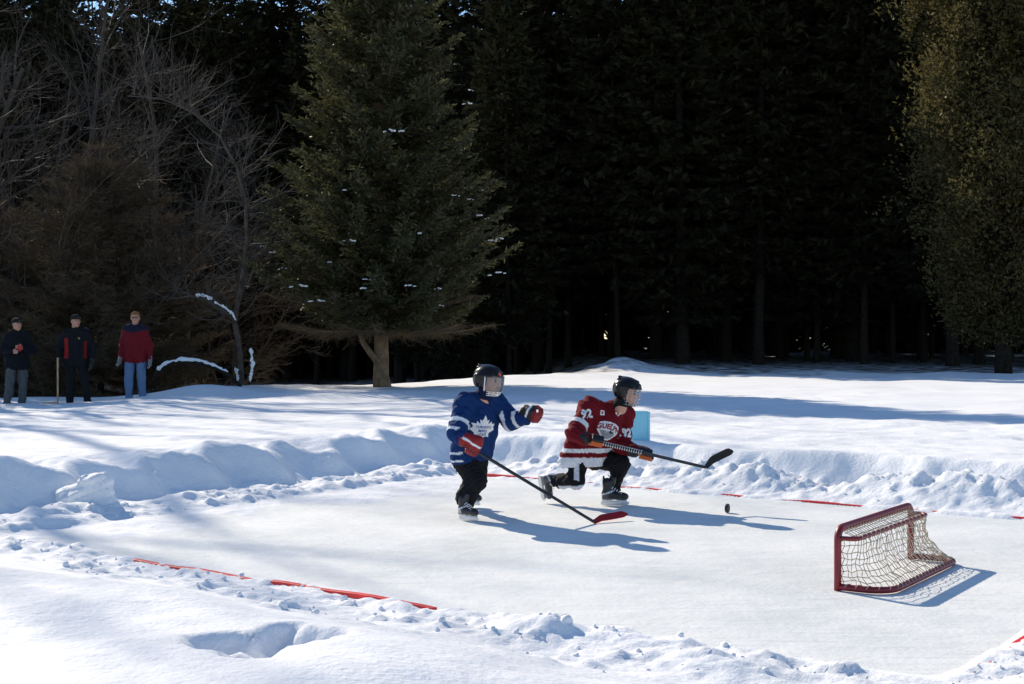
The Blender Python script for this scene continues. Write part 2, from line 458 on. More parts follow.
# clods stamped into the rims
def clod(x, y, r, h):
    i0, i1 = np.searchsorted(gx, (x - r, x + r)); j0, j1 = np.searchsorted(gy, (y - r, y + r))
    if i1 - i0 < 2 or j1 - j0 < 2: return
    X, Y = GX[j0:j1, i0:i1], GY[j0:j1, i0:i1]
    q = np.sqrt((X - x) ** 2 + (Y - y) ** 2) / r
    GZ[j0:j1, i0:i1] += h * np.sqrt(np.clip(1 - q * q, 0, 1))
CL = []
for k in range(6000):
    side = rng.choice(4, p=[.17, .36, .35, .12])
    e = abs(rng.normal(.05, .30)) - .03
    if side == 0: u, v = -e * 1.2, rng.uniform(-.5, 5.7)
    elif side == 1: u, v = rng.uniform(-.2, 8.5), LV + max(.07, rng.normal(.48, .22))
    elif side == 2: u, v = rng.uniform(-.5, 8), -e * 1.5
    else: u, v = LU + e, rng.uniform(-.5, 5.5)
    if side == 2 and 1.5 < u < 4.45 and v > -.40 and rng.random() < (.80 if v > -.10 else .5): continue
    p = from_uv(u, v)
    r = min(.010 + rng.exponential(.009), .055) * (.72 if side == 1 else 1.0)
    if vnoise(np.array([p[0] * 1.3]), np.array([p[1] * 1.3]), 7)[0] < -.12 and rng.random() < .7: continue
    clod(p[0], p[1], r * 1.7, r * rng.uniform(.2, .6))
    if r > .011 and rng.random() < .13: CL.append((p[0] + rng.normal(0, .03), p[1] + rng.normal(0, .03), r * rng.uniform(.35, .7)))
ny, nx = GX.shape
idx = np.arange(nx * ny).reshape(ny, nx)
F = np.stack([idx[:-1, :-1], idx[:-1, 1:], idx[1:, 1:], idx[1:, :-1]], -1).reshape(-1, 4)
me = mesh_np('snow_ground', np.stack([GX, GY, GZ], -1).reshape(-1, 3), F, True)
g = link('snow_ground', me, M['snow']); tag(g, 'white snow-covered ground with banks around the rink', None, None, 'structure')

def gz(x, y):
    i = min(max(np.searchsorted(gx, x) - 1, 0), nx - 2); j = min(max(np.searchsorted(gy, y) - 1, 0), ny - 2)
    fx = (x - gx[i]) / (gx[i + 1] - gx[i]); fy = (y - gy[j]) / (gy[j + 1] - gy[j])
    return float(GZ[j, i] * (1 - fx) * (1 - fy) + GZ[j, i + 1] * fx * (1 - fy) + GZ[j + 1, i] * (1 - fx) * fy + GZ[j + 1, i + 1] * fx * fy)

# ice sheet
nu, nv = 90, 70
U, V = np.meshgrid(np.linspace(-.12, LU + .12, nu), np.linspace(-.12, LV + .12, nv))
PX = RL[0] + RU[0] * U + RV[0] * V; PY = RL[1] + RU[1] * U + RV[1] * V
PZ = .004 * fbm(PX * .9, PY * .9, 111, 3)
PZ -= PZ.max()
ii = np.arange(nu * nv).reshape(nv, nu)
F = np.stack([ii[:-1, :-1], ii[:-1, 1:], ii[1:, 1:], ii[1:, :-1]], -1).reshape(-1, 4)
o = link('ice_rink', mesh_np('ice_rink', np.stack([PX, PY, PZ], -1).reshape(-1, 3), F, True), M['ice'])
tag(o, 'scuffed pale ice of the small home rink', None, None, 'structure')

# red boards let into the edge of the ice
def board(u0, v0, u1, v1, top, label, w=.022):
    a = from_uv(u0, v0); b = from_uv(u1, v1)
    c = (a + b) / 2; d = (b - a); L = np.linalg.norm(d); ang = math.atan2(d[1], d[0])
    mb = MB(); n = 14
    P = []
    for i in range(n + 1):
        s = (i / n - .5) * (L - .012); w_ = .004 * math.sin(i * 1.7 + u0)
        for (yy, zz) in ((-w, -.06), (w, -.06), (w, top), (-w, top)):
            P.append((s, yy + w_ * .3, zz + ((.004 * math.sin(i * .9 + v0 * 3) - .012 * (abs(i / n - .5) * 2) ** 8) if zz == top else 0)))
    Fq = []
    for i in range(n):
        for k in range(4):
            k2 = (k + 1) % 4
            Fq.append((i * 4 + k, (i + 1) * 4 + k, (i + 1) * 4 + k2, i * 4 + k2))
    Fq += [(0, 1, 2, 3), (n * 4 + 3, n * 4 + 2, n * 4 + 1, n * 4)]
    mb.add(P, Fq)
    o = mb.build('rink_board', M['redboard'], None, bevel=.005)
    o.location = (c[0], c[1], 0); o.rotation_euler = (0, 0, ang)
    tag(o, label, 'board', 'red boards around the ice')
board(.02, 0, 1.65, 0, .022, 'red edge board almost lost under snow at the left corner of the ice')
board(1.65, 0, 3.05, 0, .029, 'red edge board broken up by snow on the near side of the ice')
board(3.05, 0, 4.42, 0, .034, 'bare bright red edge board on the near side of the ice')
board(4.42, 0, 5.8, 0, -.006, 'red edge board buried under the loose snow at bottom centre')
board(5.8, 0, LU, 0, -.006, 'red edge board buried under loose snow near the bottom right corner')
board(LU, .02, LU, 1.8, .030, 'red edge board peeking from the snow in the bottom right corner')
board(LU, 1.8, LU, 3.6, .03, 'red edge board on the right side of the ice, outside the goal')
board(0, .02, 0, 1.85, .004, 'red edge board mostly buried below the snow block on the left')
board(0, 1.85, 0, 3.7, .004, 'red edge board under the rough snow below the wavy bank')
board(0, 3.7, 0, LV - .02, .02, 'red edge board in the far left corner, left of the blue player')
board(.02, LV, 1.8, LV, .030, 'red edge board showing behind the legs of the blue player')
board(1.8, LV, 3.6, LV, .012, 'red edge board behind the player in the red jersey')
board(3.6, LV, 5.4, LV, .013, 'red edge board at the foot of the snow heap behind the puck')
board(5.4, LV, LU - .02, LV, .016, 'red edge board on the far side, behind the goal')

# loose clods of snow lying on the rims
ico = bmesh.new(); bmesh.ops.create_icosphere(ico, subdivisions=2, radius=1)
IV = np.array([v.co[:] for v in ico.verts]); IF = np.array([[v.index for v in f.verts] for f in ico.faces]); ico.free()
VV, FF = [], []
nV = 0
for (x, y, r) in CL:
    d = 1 + .35 * np.sin(IV @ rng.normal(0, 2.2, (3,)) + rng.uniform(0, 6)) * rng.uniform(.3, .9) + .12 * np.sin(IV @ rng.normal(0, 5, (3,)))
    V = IV * d[:, None] * r * rng.uniform(.7, 1.2, 3)
    V = V + (x, y, gz(x, y) + r * .12)
    VV.append(V); FF.append(IF + nV); nV += len(V)
o = link('snow_clods', mesh_np('snow_clods', np.concatenate(VV), np.concatenate(FF), True), M['snow2'])
tag(o, 'loose clods of shovelled snow scattered along the edges of the ice', 'snow', None, 'stuff')

# ================================================================ vegetation
def unit(a): return a / (np.linalg.norm(a, axis=-1, keepdims=True) + 1e-9)

def quads(C, D, N, L, W):
    """n quads: centre C, long direction D, width direction N"""
    L = np.asarray(L)[:, None]; W = np.asarray(W)[:, None]
    a = C - D * L * .5; b = C + D * L * .5
    V = np.stack([a - N * W * .25, a + N * W * .25 + D * L * .12, b + N * W * .08, b - D * L * .25 - N * W * .5 + N * W * .0], 1)
    V = np.stack([a, C + N * W * .5, b, C - N * W * .5], 1)
    n = len(C)
    return V.reshape(-1, 3), np.arange(n * 4).reshape(n, 4)

def conifer(seed, H, z0, prof, nlev, nb, tw_step, tw_len, lf_step, lf_len, lf_w, droop=.25, tipup=.18, gaps=0.0, lmin=.74):
    """foliage (V,F) and wood MB of a tiered conifer"""
    r = np.random.default_rng(seed); wood = MB()
    tb, td, tl = [], [], []
    for i in range(nlev):
        z = z0 + (H - z0) * (i / nlev) ** 1.05 + r.uniform(-.12, .12)
        R = prof((z - z0) / (H - z0))
        k = nb if R > .8 else max(4, int(nb * .7)); a0 = r.uniform(0, 6.28)
        for j in range(k):
            if r.random() < gaps: continue
            a = a0 + j * 6.283 / k + r.normal(0, .22)
            L = R * r.uniform(lmin, 1.10)
            if r.random() < .08: L *= 1.12
            n = 7; s = np.linspace(0, 1, n)
            hi = (z - z0) / (H - z0)
            dz = (-droop * (1 - hi) + .22 * hi) * L * s + tipup * L * s ** 3 * (1 - .4 * hi) - .12 * L * s * (1 - s) * 1.4
            wob = np.cumsum(r.normal(0, .05, n)) * .3
            P = np.stack([np.cos(a + wob) * L * s, np.sin(a + wob) * L * s, z + dz], 1)
            wood.tube(P, np.linspace(.012 + .011 * L, .004, n), 4, cap=False)
            m = max(3, int(L / tw_step))
            for side in (-1, 1):
                q = (np.arange(m) + r.uniform(0, 1, m)) / m; q = .12 + .88 * q ** .85
                f = q * (n - 1); i0 = np.minimum(f.astype(int), n - 2); fr = (f - i0)[:, None]
                B = P[i0] * (1 - fr) + P[i0 + 1] * fr
                T = unit(P[i0 + 1] - P[i0])
                S = np.cross(T, (0, 0, 1.0)) * side
                D = unit(T * r.uniform(.5, .95, (m, 1)) + S * r.uniform(.5, .95, (m, 1)) + np.array([0, 0, 1.0]) * r.normal(-.13, .16, (m, 1)))
                tb.append(B); td.append(D); tl.append(tw_len * (1.05 - .72 * q) * r.uniform(.7, 1.25, m) * (.55 + .45 * min(1, L / 1.6)))
            tb.append(P[-2:-1]); td.append(unit(P[-1:] - P[-2:-1])); tl.append(np.array([tw_len * .7]))
    B = np.concatenate(tb); D = np.concatenate(td); L = np.concatenate(tl)
    cnt = np.maximum(2, (L / lf_step).astype(int))
    rep = np.repeat(np.arange(len(B)), cnt)
    pos = (np.arange(len(rep)) - np.repeat(np.cumsum(cnt) - cnt, cnt) + r.uniform(0, 1, len(rep))) / cnt[rep]
    nL = len(rep)
    sag = -.10 * (pos ** 2)[:, None] * L[rep][:, None] * np.array([0, 0, 1.0])
    C = B[rep] + D[rep] * (L[rep] * pos)[:, None] + sag + r.normal(0, .018, (nL, 3))
    DD = unit(D[rep] + r.normal(0, .45, (nL, 3)))
    NN = unit(np.cross(DD, r.normal(0, 1, (nL, 3)) * .8 + np.array([0, 0, 1.0])))
    return quads(C, DD, NN, lf_len * r.uniform(.7, 1.35, nL), lf_w * r.uniform(.6, 1.3, nL)), wood

def trunk_tube(mb, H, r0, r1, seed, n=14, sides=10, lean=(0, 0)):
    r = np.random.default_rng(seed); s = np.linspace(0, 1, n)
    P = np.stack([lean[0] * s ** 2 + np.cumsum(r.normal(0, .02, n)), lean[1] * s ** 2 + np.cumsum(r.normal(0, .02, n)), -.25 + (H + .25) * s], 1)
    R = r1 + (r0 - r1) * (1 - s) ** .9; R[0] *= 1.35
    R = R * (1 + .06 * r.normal(0, 1, n))
    mb.tube(P, R, sides)
    return P

blob_me = None
def snow_blob_mesh(seed):
    r = np.random.default_rng(seed)
    VV, FF = [], []
    for i in range(7):
        d = 1 + .25 * np.sin(IV @ r.normal(0, 2.5, 3) + 1) + .15 * np.sin(IV @ r.normal(0, 5, 3))
        q = np.array([r.normal(0, .55), r.normal(0, .3), 0]); q[2] = -.25 * abs(q[0]) + r.normal(0, .06)
        VV.append(IV * d[:, None] * r.uniform(.22, .5) * np.array([1, .8, .55]) + q); FF.append(IF + i * len(IV))
    me = mesh_np('snow_patch', np.concatenate(VV), np.concatenate(FF), True); me.materials.append(M['snow2']); return me
blobs = [snow_blob_mesh(s) for s in (1, 2, 3)]

def put_blob(parent, p, sx, sy, sz, rz, k=0):
    o = bpy.data.objects.new('snow_patch', blobs[k % 3]); COL.objects.link(o)
    o['kind'] = 'stuff'; o.parent = parent; o.location = p; o.scale = (sx, sy, sz); o.rotation_euler = (0, 0, rz)
    return o

# ---- the big spruce on the snow field
def spruce_prof(t):
    return float(np.interp(t, [0, .05, .12, .18, .37, .53, .68, .85, 1], [2.5, 2.95, 3.05, 2.85, 2.2, 1.8, 1.25, .6, .08]))
sx, sy = -3.0, 31.0
sp = empty('spruce_tree', (sx, sy, gz(sx, sy)))
tag(sp, 'big snow-flecked spruce standing alone on the snow field in front of the wood', 'tree')
(VF, FFq), wd = conifer(11, 12.3, 1.72, spruce_prof, 42, 12, .078, .62, .042, .14, .042, .14, .24, .05, .62)
link_local('crown', mesh_np('spruce_crown', VF, FFq), M['spruce'], sp)
tm = MB(); trunk_tube(tm, 12.1, .185, .03, 3, 26)
tm.build('trunk', M['bark_light'], sp, True, local=True)
tm = MB()   # the forked limb on the left of the trunk
tm.tube([(-.05, -.10, .55), (-.25, -.14, .80), (-.42, -.16, 1.05), (-.48, -.16, 1.35), (-.60, -.15, 1.75), (-.62, -.1, 2.3)], [.085, .07, .062, .055, .05, .03], 8)
tm.build('limb', M['bark_light'], sp, True, local=True)
wd.build('branches', M['bark_light'], sp, local=True)['kind'] = 'stuff'
(VF, FFq), wd = conifer(12, 3.0, 1.45, lambda t: 2.6 - .5 * t, 3, 11, .10, .7, .06, .30, .010, .02, .05, 0, .7)
link_local('dead_boughs', mesh_np('dead_boughs', VF, FFq), M['deadtwig'], sp)['kind'] = 'stuff'
wd.build('dead_branches', M['bark_light'], sp, local=True)['kind'] = 'stuff'
r = np.random.default_rng(8)
for k, (px, py) in enumerate(((263, 246), (276, 252), (283, 268), (262, 270), (470, 90), (468, 103), (480, 215), (470, 199), (488, 218), (482, 190), (492, 240), (500, 238), (364, 288), (366, 279),
                              (390, 130), (402, 131), (455, 195), (350, 240), (330, 262), (410, 285), (438, 288), (490, 275), (500, 272), (300, 285), (420, 233), (440, 305), (318, 300), (345, 190))):
    t = (py - 90) / 215.0
    dxp = (px - 382) / FPX * sy
    R = spruce_prof(max(0, (CAMH - (py - HOR) / FPX * sy - gz(sx, sy) - 1.75) / 10.8)) * .80
    dy = -math.sqrt(max(R * R - dxp * dxp, .05))
    p = at(px, py, sy + dy)
    s = r.uniform(.04, .09)
    put_blob(sp, (p[0] - sx, dy, p[2] - gz(sx, sy)), s * r.uniform(.9, 1.7), s, s, r.uniform(-.5, .5), k)

# ---- conifers of the dark wood (six kinds of crown, shared)
def forest_prof(t, w):
    return w * float(np.interp(t, [0, .08, .25, .5, .75, 1], [.55, .85, 1.0, .86, .55, .08]))
KINDS = []
for k, (H, z0, w) in enumerate(((18.5, 2.6, 2.7), (19.5, 3.4, 2.5), (17.5, 2.0, 2.9), (18.5, 3.9, 2.4), (19.0, 2.8, 2.8))):
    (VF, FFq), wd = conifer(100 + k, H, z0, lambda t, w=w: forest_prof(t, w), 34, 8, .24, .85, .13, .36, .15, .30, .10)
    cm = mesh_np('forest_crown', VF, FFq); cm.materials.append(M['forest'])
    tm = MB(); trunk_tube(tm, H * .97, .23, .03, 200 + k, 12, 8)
    # dead stubs on the bare lower trunk
    rr = np.random.default_rng(300 + k)
    for j in range(16):
        z = rr.uniform(1.2, z0 + 1.5); a = rr.uniform(0, 6.28); L = rr.uniform(.3, 1.3)
        tm.tube([(0, 0, z), (math.cos(a) * L * .5, math.sin(a) * L * .5, z - .02), (math.cos(a) * L, math.sin(a) * L, z - .12 * L)], [.022, .014, .006], 4, cap=False)
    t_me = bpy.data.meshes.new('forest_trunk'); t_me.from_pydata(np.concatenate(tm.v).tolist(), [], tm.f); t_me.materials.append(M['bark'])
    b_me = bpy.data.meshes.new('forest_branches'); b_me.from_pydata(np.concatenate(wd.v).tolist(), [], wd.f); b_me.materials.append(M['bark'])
    KINDS.append((t_me, cm, b_me))

VAR = np.random.default_rng(404)
def forest_tree(x, y, k, s, label, group, rz):
    t_me, cm, b_me = KINDS[k]
    o = empty('conifer_tree', (x, y, gz(x, y) - .02), rz); o.scale = (s, s, s)
    o.rotation_euler = (VAR.normal(0, .02), VAR.normal(0, .02), rz)
    for nm, me in (('trunk', t_me), ('crown', cm), ('branches', b_me)):
        c = bpy.data.objects.new(nm, me); COL.objects.link(c); c.parent = o
        if nm == 'branches': c['kind'] = 'stuff'
        if nm == 'trunk': kk = VAR.uniform(.4, 1.0); c.scale = (kk, kk, 1)
    tag(o, label, 'tree', group)
r = np.random.default_rng(77)
spots = []
# trunks that can be told apart in the photograph: (pixel x, distance, scale)
named = [(509, 50.0, .85, 'lone dark trunk at the edge of the wood, just right of the big spruce'),
         (757, 55.0, 1.0, 'dark trunk at the edge of the wood, above and right of the puck'),
         (807, 54.0, 1.0, 'thick dark trunk in the wood behind the right end of the snow field'),
         (852, 53.0, 1.0, 'broad dark trunk in the wood, between the snow mound and the olive cedar'),
         (893, 51.0, 1.0, 'dark trunk in the wood just left of the olive cedar crown'),
         (923, 51.5, 1.0, 'dark trunk in the wood under the left side of the olive cedar')]
for i, (px, Y, s, lab) in enumerate(named):
    forest_tree((px - 512) / FPX * Y, Y, i % 5, s, lab, None, r.uniform(0, 6.28)); spots.append(((px - 512) / FPX * Y, Y))
NF = 0
def edge_y(x):
    return float(np.interp(x, [-40, -14, -6, -3, 2, 6, 12, 20, 30], [66, 66, 66, 56, 53, 51, 48.5, 45, 42]))
for row in range(5):
    x = -36 + r.uniform(0, 1)
    while x < 36:
        y = edge_y(x) + row * 3.4 + r.uniform(-1.2, 1.2)
        xx = x + r.uniform(-.5, .5)
        if abs(xx) < .42 * y + 4 and all((xx - a) ** 2 + (y - b) ** 2 > 1.7 for a, b in spots):
            spots.append((xx, y)); NF += 1
            pos = 'left' if xx < -6 else ('middle' if xx < 7 else 'right')
            lab = {'left': 'tall conifer in the dark wood behind the bare bushes and the spruce',
                   'middle': 'tall black conifer in the unlit wood behind the two players and snow mound',
                   'right': 'tall black conifer in the unlit wood behind the right end of the snow field'}[pos]
            forest_tree(xx, y, r.integers(0, 5), r.uniform(.9, 1.06) * (1.17 if xx < -4 else 1.04), lab, 'conifers of the dark wood, %s' % pos, r.uniform(0, 6.28))
        x += r.uniform(2.2, 3.3)

for i, (x, y, sc_, lab) in enumerate(((-3.6, 51.5, .62, 'unseen young conifer added behind the right side of the big spruce to shade the snow mound'), (-2.0, 49.3, .56, 'unseen small conifer added at the wood edge to shade the snow mound from the left'))):
    forest_tree(x, y, (i * 2) % 5, sc_, lab, None, 1.0 + i)  # both added out of sight so their shadows fall on the snow mound
# ---- far depth of the wood: one mass
VV, FF, nV = [], [], 0
TR = MB()
for k in range(195):
    x = r.uniform(-62, 62) if k < 150 else r.uniform(-30, -3); y = edge_y(x) + 17.5 + r.uniform(0, 20)
    zb = gz(x, y); H = r.uniform(16, 21)
    TR.tube([(x, y, zb - .2), (x + r.normal(0, .2), y, zb + H * .5), (x + r.normal(0, .2), y, zb + H)], [.26, .2, .04], 5, cap=False)
    n = 640
    t = r.uniform(0, 1, n) ** .9; a = r.uniform(0, 6.28, n)
    R = np.array([forest_prof(max(q, .1), 3.4) for q in t]) * np.sqrt(r.uniform(.1, 1, n))
    C = np.stack([x + R * np.cos(a), y + R * np.sin(a), zb + t * H - .15 * R], 1)
    D = unit(np.stack([np.cos(a), np.sin(a), r.normal(-.3, .4, n)], 1)); N = unit(np.cross(D, r.normal(0, 1, (n, 3))))
    V, Fq = quads(C, D, N, r.uniform(.9, 1.9, n), r.uniform(.4, .8, n))
    VV.append(V); FF.append(Fq + nV); nV += len(V)
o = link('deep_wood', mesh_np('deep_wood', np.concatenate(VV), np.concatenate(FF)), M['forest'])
tag(o, 'black depth of the wood behind the front conifers, too dark to tell trees apart', 'wood', None, 'stuff')
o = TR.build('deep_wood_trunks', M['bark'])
tag(o, 'dark far trunks deep inside the wood behind the front conifers', 'wood', None, 'stuff')

# ---- cedars on the right: dense upright sprays
def cedar(name, x, y, H, z0, w, n, seed, label, size=.125, trunk=.2):
    r = np.random.default_rng(seed)
    root = empty(name, (x, y, gz(x, y)))
    nc = n // 26
    nb_ = nc // 9
    tb_ = r.uniform(0, 1, nb_) ** .85; ab_ = r.uniform(0, 6.283, nb_)
    pick = r.integers(0, nb_, nc)
    t = np.clip(tb_[pick] + r.normal(0, .026, nc), 0, 1); a = ab_[pick] + r.normal(0, .17, nc)
    lob = 1 + .20 * np.sin(a * 3 + t * 9 + seed) + .17 * np.sin(a * 5 - t * 23) + .12 * np.sin(a * 9 + t * 41)
    R = w * np.interp(t, [0, .06, .20, .35, .6, .8, 1], [.30, .55, .78, 1, .92, .6, .06]) * lob * np.clip(r.uniform(.35, 1, nb_)[pick] ** .4 * r.uniform(.75, 1.05, nc), .15, 1.1)
    C0 = np.stack([R * np.cos(a), R * np.sin(a), z0 + t * (H - z0)], 1)
    out = np.stack([np.cos(a), np.sin(a), np.zeros(nc)], 1)
    rep = np.repeat(np.arange(nc), 26); m = len(rep)
    C = C0[rep] + r.normal(0, 1, (m, 3)) * np.array([.17, .17, .24])
    D = unit(out[rep] * .55 + np.array([0, 0, .25]) + r.normal(0, .55, (m, 3)))
    N = unit(np.cross(D, r.normal(0, 1, (m, 3))))
    V, Fq = quads(C, D, N, size * r.uniform(.7, 1.5, m), size * .5 * r.uniform(.6, 1.3, m))
    link_local('crown', mesh_np('cedar_crown', V, Fq), M['cedar'], root)
    tm = MB(); trunk_tube(tm, H * .95, trunk, .03, seed, 12, 9)
    tm.build('trunk', M['bark'], root, True, local=True)
    bm_ = MB()
    for j in range(0, nc, 4):
        p = C0[j]
        bm_.tube([(0, 0, max(.8, p[2] - .9)), p * np.array([.5, .5, 1]) - np.array([0, 0, .45]), p], [.03, .018, .006], 4, cap=False)
    bm_.build('branches', M['bark'], root, local=True)['kind'] = 'stuff'
    tag(root, label, 'tree')
cedar('cedar_tree', 14.4, 39.5, 17.0, 1.3, 2.9, 130000, 5, 'olive-green cedar with sunlit foliage at the right edge, its trunk at the wood edge')
cedar('cedar_tree', 15.3, 38.0, 15.0, 2.4, 2.0, 30000, 6, 'dark cedar cut off by the right edge of the picture', trunk=.22)

# ---- bare trees and bushes on the left
def bare(mb, p, d, L, R, depth, r, spread=.75, up=.12, kids=(5, 8), seg=6, maxd=3, wob=.16):
    n = seg if depth < maxd else 4
    P = [np.array(p, float)]; d = np.array(d, float); d /= np.linalg.norm(d)
    dirs = [d]
    for i in range(n):
        d = d + r.normal(0, wob, 3) + np.array([0, 0, up * .5]); d /= np.linalg.norm(d)
        P.append(P[-1] + d * L / n); dirs.append(d)
    R1 = max(R * .35, .0022)
    mb.tube(P, np.linspace(R, R1, n + 1), (7 if depth == 0 else 4 if depth == 1 else 3), cap=False)
    if depth >= maxd: return
    k = r.integers(kids[0], kids[1] + 1)
    for j in range(k):
        t = r.uniform(.22 if depth == 0 else .15, 1.0); f = t * n; i = min(int(f), n - 1)
        q = P[i] * (1 - (f - i)) + P[i + 1] * (f - i)
        s = r.normal(0, 1, 3); dd = dirs[i]; s = s - dd * s.dot(dd); s /= np.linalg.norm(s)
        nd = dd * math.cos(spread * r.uniform(.6, 1.3)) + s * math.sin(spread * r.uniform(.6, 1.3))
        bare(mb, q, nd, L * r.uniform(.42, .68) * (1.15 - .4 * t), max(R * (1 - .65 * t) * .55, .003), depth + 1, r, spread, up, kids, seg, maxd, wob)

def bare_tree(name, x, y, stems, label, mat, seed, kids, maxd=3, spread=.75, up=.12, group=None, wob=.16):
    r = np.random.default_rng(seed)
    root = empty(name, (x, y, gz(x, y)))
    tk = MB(); tw = MB()
    for (dx, dy, dz, L, R) in stems:
        # main stem
        n = 9; d = np.array([dx, dy, dz], float); d /= np.linalg.norm(d); P = [np.array([dx * .05, dy * .05, -.15])]; ds = [d]
        for i in range(n):
            d = d + r.normal(0, .09, 3) + np.array([0, 0, .03]); d /= np.linalg.norm(d); P.append(P[-1] + d * L / n); ds.append(d)
        tk.tube(P, np.linspace(R, R * .25, n + 1), 8, cap=False)
        for j in range(int(kids[1] * 2.4)):
            t = r.uniform(.16, 1.0); f = t * n; i = min(int(f), n - 1); q = P[i] * (1 - (f - i)) + P[i + 1] * (f - i)
            s = r.normal(0, 1, 3); dd = ds[i]; s = s - dd * s.dot(dd); s /= np.linalg.norm(s)
            an = spread * r.uniform(.7, 1.4)
            bare(tw, q, dd * math.cos(an) + s * math.sin(an), L * r.uniform(.22, .42) * (1.15 - .55 * t), max(R * (1 - .7 * t) * .5, .012), 1, r, spread, up, kids, 6, maxd, wob)
    tk.build('trunk', mat, root, True, local=True)
    tw.build('crown', mat, root, local=True)
    tag(root, label, 'tree', group)
    return root
bare_tree('bare_tree', -12.6, 35.5, [(.05, 0, 1, 12.5, .12), (-.35, .1, 1, 10, .09), (.5, -.1, 1, 9, .07)], 'tall leafless tree with grey twigs in the top left corner', M['twig'], 21, (5, 7))
bare_tree('bare_tree', -9.4, 37.5, [(.0, .1, 1, 12, .11), (.3, 0, 1, 9.5, .07)], 'leafless grey tree rising behind the man in the red jacket', M['twig'], 22, (5, 7))
bare_tree('bare_tree', -15.6, 32.4, [(.05, -.1, 1, 12, .32), (.42, .1, 1, 11, .26), (-.35, .1, 1, 11, .24), (.15, .4, 1, 10, .22)], 'tall leafless tree just beyond the left edge of the picture', M['twig'], 23, (4, 5))
bare_tree('bare_tree', -20.5, 36.5, [(.02, -.05, 1, 23.3, .42), (.26, 0, 1, 21, .3), (-.12, .15, 1, 21.5, .32)], 'tallest leafless tree, well outside the left edge, shading the field', M['twig'], 29, (4, 5))
bare_tree('bare_tree', -10.8, 31.8, [(-.5, 0, 1, 8.6, .06), (.25, .1, 1, 9.2, .06), (.8, 0, 1, 7.2, .05)], 'many-stemmed leafless tree above the man in the middle', M['twig'], 27, (6, 8), 3, .8)
bare_tree('bare_tree', -14.0, 33.0, [(.4, 0, 1, 9.5, .12), (.05, .1, 1, 10, .13), (.8, 0, 1, 8, .08)], 'leafless tree leaning in over the man at the far left', M['twig'], 28, (6, 8), 3, .8)
bare_tree('bare_bush', -7.0, 33.5, [(-.3, 0, 1, 4.6, .05), (.4, 0, 1, 4.0, .04), (-.7, -.1, 1, 4.2, .04), (.05, .2, 1, 5.0, .04)], 'brown leafless bush between the man in the red jacket and the spruce', M['twig_brown'], 25, (6, 9), 3, .8, .0)
bare_tree('bare_bush', -13.2, 32.6, [(.2, 0, 1, 5.0, .05), (-.5, 0, 1, 4.5, .04), (.6, .2, 1, 4.2, .04)], 'brown leafless bush behind the man in grey trousers', M['twig_brown'], 26, (6, 9), 3, .8, .02)
def dead_conifer(x, y, H, w, seed, label):
    root = empty('dead_conifer', (x, y, gz(x, y)))
    prof = lambda t: w * float(np.interp(t, [0, .1, .35, .7, 1], [.85, 1, .98, .62, .08]))
    (V, Fq), wd = conifer(seed, H, .5, prof, 30, 12, .075, .75, .055, .26, .011, .05, .12)
    link_local('crown', mesh_np('dead_crown', V, Fq), M['deadtwig'], root)
    wd.build('branches', M['twig_brown'], root, local=True)['kind'] = 'stuff'
    tm = MB(); trunk_tube(tm, H * .96, .10, .02, seed, 10, 8); tm.build('trunk', M['bark'], root, True, local=True)
    tag(root, label, 'tree')
dead_conifer(-9.9, 32.6, 6.6, 2.9, 61, 'dense brown dead conifer, a haze of fine twigs behind the man in the middle')
dead_conifer(-13.4, 34.2, 6.2, 2.6, 62, 'brown twiggy dead conifer rising behind the man at the far left')

# arching bare tree with snow on its leaning trunk
Y0 = 30.5
r = np.random.default_rng(31)
ax0 = at(243, 392, Y0)
ar = empty('arching_tree', (ax0[0], Y0, gz(ax0[0], Y0)))
tk = MB(); tw = MB()
base = np.array([ax0[0], Y0, gz(ax0[0], Y0)])
main = [at(px, py, yy) - base for px, py, yy in ((243, 398, 30.5), (241, 372, 30.5), (240, 345, 30.5), (236, 322, 30.4), (243, 285, 30.3), (250, 240, 30.2), (249, 200, 30.0), (240, 165, 29.8), (222, 135, 29.7), (195, 112, 29.6), (165, 98, 29.6), (130, 95, 29.6))]
mm = np.array([np.interp(np.linspace(0, len(main) - 1, 34), range(len(main)), [q[i] for q in main]) for i in range(3)]).T
mm[1:] += np.cumsum(r.normal(0, .012, (33, 3)), 0) * .8
tk.tube(mm, np.linspace(.075, .010, 34) * (1 + .08 * r.normal(0, 1, 34)), 8)
low = [at(px, py, yy) - base for px, py, yy in ((236, 322, 30.4), (226, 312, 30.2), (208, 300, 30.0), (190, 296, 30.0), (165, 300, 30.0))]
tk.tube(low, np.linspace(.05, .012, len(low)), 7)
for j in range(110):
    f = r.uniform(3.0, len(main) - 1.001); i = int(f); q = main[i] * (1 - (f - i)) + main[i + 1] * (f - i)
    d = np.array([r.normal(0, .6), r.normal(0, .6), r.uniform(.1, 1.0)])
    bare(tw, q, d, r.uniform(.6, 1.5), .014, 2, r, .6, .10, (4, 6), 5, 3)
for j in range(16):
    f = r.uniform(.5, len(low) - 1.001); i = int(f); q = low[i] * (1 - (f - i)) + low[i + 1] * (f - i)
    bare(tw, q, np.array([r.normal(-.2, .6), r.normal(0, .5), r.uniform(-.3, .9)]), r.uniform(.5, 1.2), .012, 2, r, .6, .05, (4, 6), 5, 3)
tk.build('trunk', M['twig'], ar, True, local=True); tw.build('crown', M['twig'], ar, local=True)
